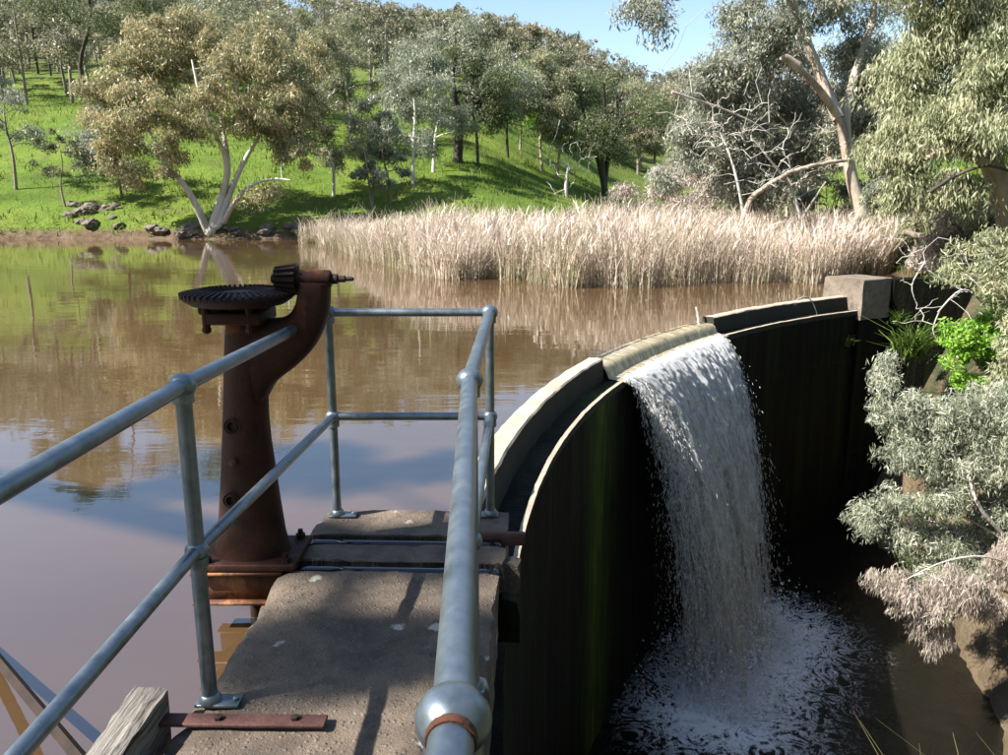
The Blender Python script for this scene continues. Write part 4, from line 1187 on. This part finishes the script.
# ---- the hanging gum at the right edge
Y = 17.5; b = np.array([*at_y(1010, 238, Y)[:2], 0.0]); b[2] = float(G(b[0], b[1]))
stems = [
    (px_rel(b, Y, [(1014, 240, 0), (1006, 205, 0), (994, 170, 0), (985, 130, .4), (965, 70, .8), (950, 0, 1), (940, -60, 1)]), .28, .09),
    (px_rel(b, Y, [(994, 170, 0), (970, 155, -.6), (945, 150, -.8), (925, 160, -.9)]), .11, .05),
    (px_rel(b, Y, [(985, 130, .4), (1020, 60, 0), (1050, -20, 0)]), .18, .07)]
blobs = px_blob(b, Y, [(920, 60, 40, 46, .5), (960, 20, 50, 40, 0), (1000, 70, 46, 50, -.6), (940, 120, 46, 40, -.4), (990, 130, 40, 30, -1), (895, 150, 32, 36, 0), (900, 90, 28, 40, .5),
                       (1040, 20, 50, 60, 0), (910, 190, 30, 26, -.2), (965, 190, 20, 22, -.5), (940, -30, 60, 34, 0), (1040, 130, 34, 50, 0)])
tree('gum_tree', 'pale gum with long hanging foliage at the right edge', 'tree', b, 13, stems, blobs, 330, 210, .48, .15, .030, 'bark_tan', 'leaf_pale', droop=1.15, tip=.009, shell=.7, group='trees on the right bank')

# fallen and dead limbs round the foot of the leaning gum
def limb(name, label, pts, r0, r1, mat, group='fallen limbs by the leaning gum'):
    p = cr(np.array([at_y(*q) for q in pts]), 5)
    mb = MB(); k = len(p); p = p + np.random.default_rng(len(label)).normal(0, r0 * .15, p.shape)
    mb.tube(p, np.linspace(r0, r1, k), 8)
    return tag(mb.build(name, M[mat], auto=60), label, 'branch', group)
limb('fallen_limb', 'long arched tan dead limb reaching down into the reeds', [(738, 236, 22.6), (748, 205, 22.8), (765, 187, 23), (795, 171, 23.3), (822, 164, 23.6), (850, 160, 23.8)], .085, .05, 'bark_tan')
limb('fallen_limb', 'thin straight grey limb slanting up left of the leaning gum', [(795, 232, 22.9), (808, 208, 23.2), (826, 182, 23.5)], .05, .025, 'bark_grey')
limb('fallen_limb', 'bleached branch hanging above the shrubs left of the leaning gum', [(672, 92, 22.6), (715, 106, 22.9), (748, 120, 23.1), (775, 138, 23.3)], .035, .02, 'bark_dead')
limb('fallen_limb', 'grey log lying on the right bank above the wing wall', [(905, 232, 19.0), (935, 238, 18.6), (968, 226, 18.9), (1002, 214, 19.2)], .08, .05, 'bark_grey')
limb('fallen_limb', 'dark bowed branch under the hanging gum', [(930, 192, 16.6), (955, 176, 16.4), (985, 166, 16.3), (1015, 172, 16.2)], .04, .03, 'bark_dark')
for k, (x0, y0, pts_, lab) in enumerate(((745, 222, [(745, 224, 0), (738, 185, 0), (728, 150, .2), (712, 118, .3)], 'bare pale dead sapling left of the arched limb'), (802, 224, [(802, 226, 0), (792, 190, 0), (770, 160, -.2), (752, 138, -.3)], 'bare tangled dead sapling right behind the arched limb'))):
    Y = 22.8 + k * .5; b = at_y(x0, y0 + 14, Y); rg = np.random.default_rng(80 + k); c = pts_[-1]
    bare('dead_tree', lab, 'tree', b, [(px_rel(b, Y, pts_), .05, .02)], px_rel(b, Y, [(c[0] + rg.normal(8, 32), c[1] + rg.normal(6, 30), rg.normal(0, .6)) for _ in range(60)]), 'bark_dead', 82 + k, .008, 'dead saplings by the leaning gum')
limb('fallen_stick', 'forked bleached stick caught on the parapet right of the spillway', [(797, 300, 12.95), (806, 297, 13.2), (813, 303, 13.3), (817, 315, 13.25)], .012, .006, 'bark_dead', 'sticks on the dam')
limb('fallen_stick', 'short pale stub of wood standing at the right end of the spillway', [(701, 336, 12.02), (699, 322, 12.1), (697, 308, 12.15)], .035, .018, 'bark_dead', 'sticks on the dam')

# ---- shrubs hanging over the plunge pool
rootz = lambda x, y: float(GG(x, y))
Y = 8.6; b = np.array([6.6, Y, rootz(6.6, Y)])
stems = [
    (px_rel(b, Y, [(1060, 610, .3), (1012, 545, 0), (985, 515, -.1), (974, 495, -.1), (968, 474, 0), (946, 446, .1), (930, 430, .1)]), .030, .010),
    (px_rel(b, Y, [(1012, 545, 0), (970, 520, .1), (930, 505, .3), (905, 500, .4)]), .018, .006),
    (px_rel(b, Y, [(1060, 610, .3), (1000, 590, .2), (950, 575, .2), (915, 570, .2)]), .020, .007)]
blobs = px_blob(b, Y, [(868, 520, 26, 18, .4), (895, 500, 28, 16, .3), (915, 455, 38, 26, .2), (900, 410, 30, 30, .4), (955, 420, 34, 36, .2), (985, 460, 30, 36, .1), (905, 535, 20, 14, .3),
                       (945, 500, 26, 16, 0), (985, 570, 32, 22, 0), (940, 575, 36, 18, .1), (1015, 420, 30, 50, 0), (888, 375, 12, 26, .5), (985, 400, 30, 22, .4)])
blobs = [(a, b_, c, d * .92, e * .92, f * .92) for a, b_, c, d, e, f in blobs]
blobs += px_blob(b, Y, [(945, 465, 40, 26, .3), (1000, 505, 30, 34, .2), (955, 540, 38, 22, .3), (1000, 555, 30, 24, .3), (920, 420, 30, 30, .4)])
tree('eucalyptus_shrub', 'silver leaved shrub with pale branches overhanging the plunge pool', 'shrub', b, 14, stems, blobs, 820, 95, .15, .075, .0115, 'bark_dead', 'leaf_blue', droop=.85, tip=.003, shell=.75, tipbias=.25)
Y = 8.2; b = np.array([6.5, Y, rootz(6.5, Y)])
stems = [(px_rel(b, Y, [(1070, 600, .2), (1000, 560, 0), (950, 560, 0), (905, 580, 0)]), .018, .005)]
blobs = px_blob(b, Y, [(900, 590, 26, 26, 0), (925, 612, 24, 28, 0), (950, 590, 30, 26, 0), (935, 640, 12, 18, 0), (985, 600, 30, 26, .1), (880, 585, 14, 14, 0), (1010, 560, 24, 26, .1)])
tree('dry_shrub', 'dry pinkish twiggy shrub drooping lowest over the plunge pool', 'shrub', b, 15, stems, blobs, 200, 130, .13, .085, .008, 'bark_dead', 'leaf_pink', droop=1.25, tip=.003, shell=.8)
Y = 11.5; b = np.array([8.2, Y, rootz(8.2, Y)])
stems = [(px_rel(b, Y, [(1040, 430, .2), (1000, 390, 0), (975, 360, 0), (965, 345, 0)]), .03, .008)]
blobs = px_blob(b, Y, [(962, 345, 26, 26, 0), (990, 335, 26, 26, 0), (965, 378, 18, 14, 0), (1010, 360, 30, 34, .1), (1010, 300, 22, 18, .3)])
tree('green_shrub', 'bright fresh green shrub below the wing wall', 'shrub', b, 16, stems, blobs, 130, 110, .14, .075, .030, 'bark_grey', 'leaf_green', droop=.3, tip=.003, shell=.6)
Y = 11.0; b = np.array([8.8, Y, rootz(8.8, Y)])
stems = [(px_rel(b, Y, [(1060, 420, .2), (1020, 330, 0), (1000, 280, 0), (985, 250, 0)]), .05, .012)]
blobs = px_blob(b, Y, [(985, 250, 30, 22, .3), (960, 275, 18, 12, .4), (1015, 275, 30, 40, 0), (1000, 400, 28, 24, -.4), (1020, 345, 22, 50, -.5), (945, 262, 18, 14, .6)])
tree('eucalyptus_shrub', 'pale grey leaved shrub over the end of the wing wall', 'shrub', b, 17, stems, blobs, 130, 110, .17, .10, .018, 'bark_dead', 'leaf_pale', droop=.8, tip=.004, shell=.7)
for k, (x, y, w, h, leaf, lab) in enumerate(((7.6, 10.2, .9, 1.2, 'leaf_grey', 'grey shrub on the gorge bank under the silver shrub'), (7.0, 11.8, .8, 1.1, 'leaf_dark', 'dark shrub at the shaded foot of the wing wall'), (8.6, 9.0, .9, 1.2, 'leaf_blue', 'silver shrub high on the gorge bank at the right edge'), (6.6, 10.9, .6, .8, 'leaf_mid', 'small olive shrub low on the gorge bank'), (7.0, 9.4, .7, .8, 'leaf_pink', 'dry pale shrub on the gorge bank behind the silver shrub'), (7.9, 11.2, .8, 1.0, 'leaf_dark', 'dark green shrub beneath the bright green one'))):
    rg = np.random.default_rng(400 + k); b = np.array([x, y, rootz(x, y)])
    bl = [(rg.normal(0, w * .4), rg.normal(0, w * .4), h * rg.uniform(.3, .95), w * .42, w * .42, h * .2) for _ in range(7)]
    tree('shrub', lab, 'shrub', b, 410 + k, [([(0, 0, -.1), (.1, 0, h * .4), (-.05, .05, h * .8)], .03, .008)], bl, 80, 80, .16, .09, .020, 'bark_dead', leaf, 'shrubs on the gorge bank', tip=.004)
# bare twigs before the wing wall
Y = 13.2; b = np.array([9.2, Y, rootz(9.2, Y)]); rg = np.random.default_rng(61)
bare('dead_branch', 'tangle of bare pale twigs in front of the dark wing wall', 'branch', b,
     [(px_rel(b, Y, [(1010, 345, 0), (985, 305, 0), (962, 290, -.2), (938, 312, -.2)]), .03, .012), (px_rel(b, Y, [(962, 290, -.2), (935, 275, 0), (905, 255, 0)]), .018, .006),
      (px_rel(b, Y, [(940, 310, -.2), (933, 330, -.2), (940, 345, -.2)]), .014, .006), (px_rel(b, Y, [(925, 262, 0), (912, 285, -.1), (917, 305, -.1)]), .014, .005)],
     px_rel(b, Y, [(rg.uniform(875, 985), rg.uniform(238, 330), rg.normal(0, .3)) for _ in range(40)]), 'bark_dead', 62, .0045)

# the gum that shades the walkway, outside the frame on the left bank
b = np.array([-17.0, 2.0, 0.0]); b[2] = float(G(b[0], b[1]))
def along(t, p): return np.array(p) + np.array(SUN_DIR) * t - b
stems = [([(0, 0, -.3), (.6, .3, 3.5), (2.2, .8, 7), along(16.5, (-.9, 3.1, .6))], .42, .10)]
blobs = [(*along(t, p), rx, ry, rz) for t, p, rx, ry, rz in ((16, (-1.05, 3.3, 1.22), .12, .40, .12),) * 14 + ((16.3, (-.5, 2.62, 0), .5, .13, .24), (15.7, (-.35, 3.36, 0), .5, .10, .2)) * 7 + ( (16.8, (-.2, 1.75, 0), .5, .2, .3), (17, (-.5, .9, 0), .9, .4, .6), (18, (-1.2, .0, .3), 1.6, .8, 1.2),
                                                             (18.5, (-2.6, 4.9, 1), 1.0, .5, .8), (16, (-4, .5, 1), 1.6, 1.0, 1.4))]
tree('gum_tree', 'gum on the left bank whose shade dapples the walkway', 'tree', b, 18, stems, blobs, 210, 120, .24, .17, .055, 'bark_white', 'leaf_olive', droop=.8, tip=.010)

# unseen trees added on the right side of the gorge, beside and behind the camera: they keep the sky off the dam's face
for k, (x, y, H, W, lab) in enumerate(((9.5, 3.2, 10, 3.6, 'unseen gum added level with the walkway to block sky light'), (10.5, -3.0, 12, 4.2, 'unseen gum added behind the walkway to block sky light'), (14.0, 6.0, 12, 4.0, 'tall unseen gum added high on the gorge side to block sky light'), (5.0, -8.0, 11, 4.2, 'unseen gum added downstream in the gorge to block sky light'))):
    m = math.hypot(y, 2) / F; rg = np.random.default_rng(200 + k)
    z = rootz(x, y)
    bl = [(rg.normal(0, W * .4), rg.normal(0, W * .4), H * rg.uniform(.3, .95), W * .5, W * .5, H * .13) for _ in range(10)]
    tree('gum_tree', lab, 'tree', (x, y, z), 210 + k, [([(0, 0, -.3), (.2, .1, H * .35), (-.1, .3, H * .8)], .28, .07)], bl, 110, 60, .75, .42, .14, 'bark_grey', 'leaf_dark', 'unseen gums added to block sky light')

# ---- far wood: one mass of crowns up the ridge
def far_wood():
    rg = np.random.default_rng(90)
    Vs, Fs, Ts, n = [], [], [], 0; TV, TF, tn = [], [], 0
    pts = []
    for _ in range(14000):
        y = 60 + 185 * rg.random() ** 1.25; x = rg.uniform(-.75, .78) * y
        px = 504 + x / y * F
        if y < 66 or (px > 420 and y < 78) or (px > 520 and y < 88): continue
        g = float(G(x, y))
        py = 377.5 - F * math.tan(math.atan2(g - CAM_Z, y) + PITCH)
        if px > 60 and py > 118 and y < 92: continue
        if any((x - a) ** 2 + (y - c) ** 2 < (2.7 + .008 * y) ** 2 for a, c, _, _ in pts): continue
        ridge = np.interp(px, [0, 330, 420, 480, 540, 600, 680, 1000], [-60, -8, 2, 9, 24, 42, 64, 90]) + rg.uniform(0, 9)
        Hmax = CAM_Z + y * math.tan(math.atan((377.5 - ridge) / F) - PITCH) - g
        H = min(rg.uniform(6, 11) if y < 110 else rg.uniform(7, 12), Hmax)
        if H < 3.6: continue
        pts.append((x, y, g, H))
        if len(pts) >= 560: break
    for x, y, g, H in pts:
        W = H * rg.uniform(.30, .48)
        K, per = (34, 46) if y < 115 else (23, 32)
        bl = []
        for k in range(8):
            an = rg.uniform(0, 6.28); rad = W * rg.uniform(.2, .8); z = H * rg.uniform(.38, .94)
            bl.append((rad * math.cos(an), rad * math.sin(an), z, W * rg.uniform(.3, .5), W * rg.uniform(.3, .5), H * rg.uniform(.06, .13)))
        cl = blob_points(rg, bl, K, .5)
        lv, lf, lt = tri_leaves(rg, cl, per, W * .24, .24 + .0022 * y, .08 + .001 * y)
        lt = (lt + rg.normal(0, .17)).clip(.02, .98)
        Vs.append(lv + np.array([x, y, g])); Fs.append(lf + n); Ts.append(lt); n += len(lv)
        ln = rg.normal(0, .06, 2) * H
        p0 = np.array([[0, 0, -.5], [ln[0] * .4, ln[1] * .4, H * .4]]); p1 = np.array([[ln[0] * .4, ln[1] * .4, H * .4], [ln[0], ln[1], H * .8]])
        tv, tf = tubes(p0, p1, np.array([.17, .12]), np.array([.12, .05]), 5)
        TV.append(tv + np.array([x, y, g])); TF.append(tf + tn); tn += len(tv)
    me = mesh_np('woodland_crowns', np.concatenate(Vs), np.concatenate(Fs), np.concatenate(Ts))
    o = tag(obj('woodland', me, M['leaf_far']), 'dense olive gum woodland covering the far ridge', 'woodland', kind='stuff')
    obj('trunk', mesh_np('woodland_trunks', np.concatenate(TV), np.concatenate(TF), smooth=True), M['bark_grey'], o)['kind'] = 'stuff'
    return len(pts)
print('far trees', far_wood())

# ---- blades: reeds and grasses
def blades(base, lean, H, W, tint, rg):
    n = len(base); s = unit(np.stack([rg.normal(0, 1, n), rg.normal(0, 1, n), np.zeros(n)], 1))
    up = np.array([0, 0, 1.0]); h = H[:, None]; w = W[:, None] * .5
    m = base + up * h * .55 + lean * h * .25; t = base + up * h * .98 + lean * h
    v = np.stack([base - s * w, base + s * w, m + s * w * .85, m - s * w * .85, t + s * w * .25, t - s * w * .25], 1).reshape(-1, 3)
    b = (np.arange(n) * 6)[:, None]
    f = np.concatenate([b + np.array([0, 1, 2, 3]), b + np.array([3, 2, 4, 5])])
    return v, f, np.repeat(tint, 6)

def stuff(name, lst, mat, label, cat):
    V, Fc, T, n = [], [], [], 0
    for v, f, t in lst: V.append(v); Fc.append(f + n); T.append(t); n += len(v)
    o = obj(name, mesh_np(name, np.concatenate(V), np.concatenate(Fc), np.concatenate(T)), M[mat])
    return tag(o, label, cat, kind='stuff')

rg = np.random.default_rng(70)
fr = np.array([at_z(px, py, ZW)[:2] for px, py in ((318, 244), (345, 252), (385, 266), (430, 275), (480, 281), (540, 284), (600, 285), (720, 284), (800, 282), (848, 278), (905, 262))])
fy = lambda x: np.interp(x, fr[:, 0], fr[:, 1])
def reed_pos(n, x0, x1, depth, pw):
    x = rg.uniform(x0, x1, n); dep = depth * np.interp(x, [-9, -5, 0, 9, 12], [.35, .6, 1, 1, .8])
    y = fy(x) + n2(x, x * 0, .7, 3) * 2.6 + dep * rg.random(n) ** pw
    dens = n2(x, y, .55, 13) + .5
    k = rg.random(n) < ((.10 + 1.5 * (dens - .12)) * np.interp(x, [-9, -6, -3], [.3, .7, 1])).clip(0.02, 1)
    x, y = x[k], y[k]
    z = np.maximum(G(x, y), ZW - .12)
    return np.stack([x, y, z], 1)
L = []
p = reed_pos(46000, -9, 11.6, 9.5, 1.4)
n = len(p); tall = (.80 + .70 * n2(p[:, 0], p[:, 1], .55, 17)) * np.interp(p[:, 0], [-9, -7, -5.5, -3.5, -.5, 8, 12], [.22, .34, .5, .78, 1, .95, .8])
gusts = np.stack([.05 + .22 * n2(p[:, 0], p[:, 1], 1.6, 31), .12 * n2(p[:, 0], p[:, 1], .8, 33), 0 * tall], 1)
L.append(blades(p, gusts + rg.normal(0, .20, (n, 3)) * [1, 1, .2], tall * rg.uniform(1.0, 2.25, n), rg.uniform(.012, .026, n), (rg.normal(.60, .20, n) + .7 * n2(p[:, 0], p[:, 1], .7, 41)).clip(.16, 1), rg))
k = rg.random(n) < .55                                     # bent, broken leaves
q = p[k] + np.stack([rg.normal(0, .05, k.sum()), rg.normal(0, .05, k.sum()), rg.uniform(.1, .7, k.sum())], 1)
L.append(blades(q, rg.normal(0, .55, (len(q), 3)) * [1, 1, .5] + [0, 0, -.2], rg.uniform(.35, .9, len(q)), rg.uniform(.012, .024, len(q)), rg.normal(.62, .17, len(q)).clip(.25, 1), rg))
g = reed_pos(17000, -9, 11.6, 2.8, 1.2)
L.append(blades(g, rg.normal(0, .22, (len(g), 3)) * [1, 1, .1], rg.uniform(.3, .95, len(g)), rg.uniform(.01, .02, len(g)), rg.uniform(0.0, .42, len(g)), rg))
hk = rg.random(n) < .22                                     # fluffy seed heads
hp_ = p[hk] + np.array([0, 0, 1.0]) * (tall[hk] * rg.uniform(1.25, 2.0, hk.sum()))[:, None] * .92 + gusts[hk] * 1.0
L.append(blades(hp_, rg.normal(0, .5, (len(hp_), 3)) * [1, 1, .3] + [.25, 0, 0], rg.uniform(.14, .30, len(hp_)), rg.uniform(.025, .05, len(hp_)), rg.uniform(.75, 1, len(hp_)), rg))
stuff('reeds', L, 'reed', 'dense belt of pale dry reeds along the back of the lake', 'reeds')

def scatter(n, xfun, y0, y1):
    y = y0 + (y1 - y0) * rg.random(n) ** 1.3; x = xfun(y, rg.random(n))
    z = G(x, y); k = z > ZW + .02
    return np.stack([x, y, z], 1)[k]
g = scatter(80000, lambda y, r: (-.72 + 1.5 * r) * y, 33, 85)
k = rg.random(len(g)) < (.35 + n2(g[:, 0], g[:, 1], .4, 19) * 2.2).clip(.05, 1); g = g[k]
L = [blades(g, rg.normal(0, .35, (len(g), 3)) * [1, 1, .1], rg.uniform(.10, .38, len(g)), rg.uniform(.03, .07, len(g)), (rg.normal(.35, .2, len(g)) + n2(g[:, 0], g[:, 1], .2, 23)).clip(0, 1), rg)]
g = scatter(16000, lambda y, r: 8 + r * 12, 16, 33)
L.append(blades(g, rg.normal(0, .35, (len(g), 3)) * [1, 1, .1], rg.uniform(.10, .40, len(g)), rg.uniform(.012, .025, len(g)), rg.normal(.4, .2, len(g)).clip(0, 1), rg))
stuff('grass', L, 'grass', 'bright green grass covering the hillside and banks', 'grass')

# dry grass and green fronds of the gorge side
L = []
g = np.stack([rg.uniform(2.7, 5.0, 900), rg.uniform(5.1, 6.3, 900), np.zeros(900)], 1); g[:, 2] = GG(g[:, 0], g[:, 1])
k = n2(g[:, 0], g[:, 1], 1.2, 55) > -.02; g = g[k]
L.append(blades(g, rg.normal(0, .35, (len(g), 3)) * [1, 1, .1], rg.uniform(.25, 1.0, len(g)), rg.uniform(.005, .010, len(g)), rg.uniform(.1, .9, len(g)), rg))
stuff('dry_grass', L, 'drygrass', 'sparse dry grass on the tan bank at bottom right', 'grass')
def fern(px, py, y, label, hs, nb, seed):
    r2 = np.random.default_rng(seed); c = at_y(px, py, y)
    base = c + r2.normal(0, hs * .28, (nb, 3)) * [1, .6, .5]
    v, f, t = blades(base, r2.normal(0, .8, (nb, 3)) * [1, 1, .25] + [0, -.35, 0], r2.uniform(.3, 1, nb) * hs, r2.uniform(.02, .04, nb), r2.uniform(.1, .9, nb), r2)
    tag(obj('fern', mesh_np('fern', v, f, t), M['leaf_fern']), label, 'fern', 'ferns growing on the dam and bank')
fern(912, 352, 13.9, 'clump of green fronds at the foot of the wing wall', .5, 300, 1)
fern(846, 345, 14.6, 'small green fern sprouting from the dark dam face', .20, 60, 2)
fern(898, 322, 14.4, 'little fern tuft high on the wing wall corner', .22, 60, 3)

# ---- stones along the far shore
def rock_mesh(seed):
    bm = bmesh.new(); bmesh.ops.create_icosphere(bm, subdivisions=3, radius=1.0)
    co = np.array([v.co[:] for v in bm.verts])
    d = 1 + (fbm(co * 1.1 + seed * 7, seed) - .5) * 1.1 + (fbm(co * 3 + seed, seed + 3) - .5) * .35
    for v, k in zip(bm.verts, d): v.co = v.co * float(k)
    me = bpy.data.meshes.new('stone'); bm.to_mesh(me); bm.free(); me.materials.append(M['rock']); return me
RM = [rock_mesh(s) for s in range(4)]
rg = np.random.default_rng(77)
stones = [(rg.uniform(70, 125), rg.uniform(205, 228)) for _ in range(16)] + [(rg.uniform(150, 200), rg.uniform(226, 236)) for _ in range(7)] + [(rg.uniform(225, 310), rg.uniform(226, 235)) for _ in range(9)]
for i, (px, py) in enumerate(stones):
    c = hit(px, py, 34, 60)
    o = obj('stone', RM[i % 4], None); o.location = c
    s = rg.uniform(.14, .42); o.scale = (s * rg.uniform(.9, 1.7), s, s * rg.uniform(.5, .8)); o.rotation_euler = (rg.normal(0, .2), rg.normal(0, .2), rg.uniform(0, 6))
    w = 'among the loose stones on the grassy shore left of the big gum' if i < 16 else ('among the stones at the foot of the big gum' if i < 23 else 'among the stones on the shore right of the big gum')
    tag(o, 'brown grey stone ' + w, 'stone', 'stones left of the gum' if i < 16 else ('stones at the gum foot' if i < 23 else 'stones right of the gum'))
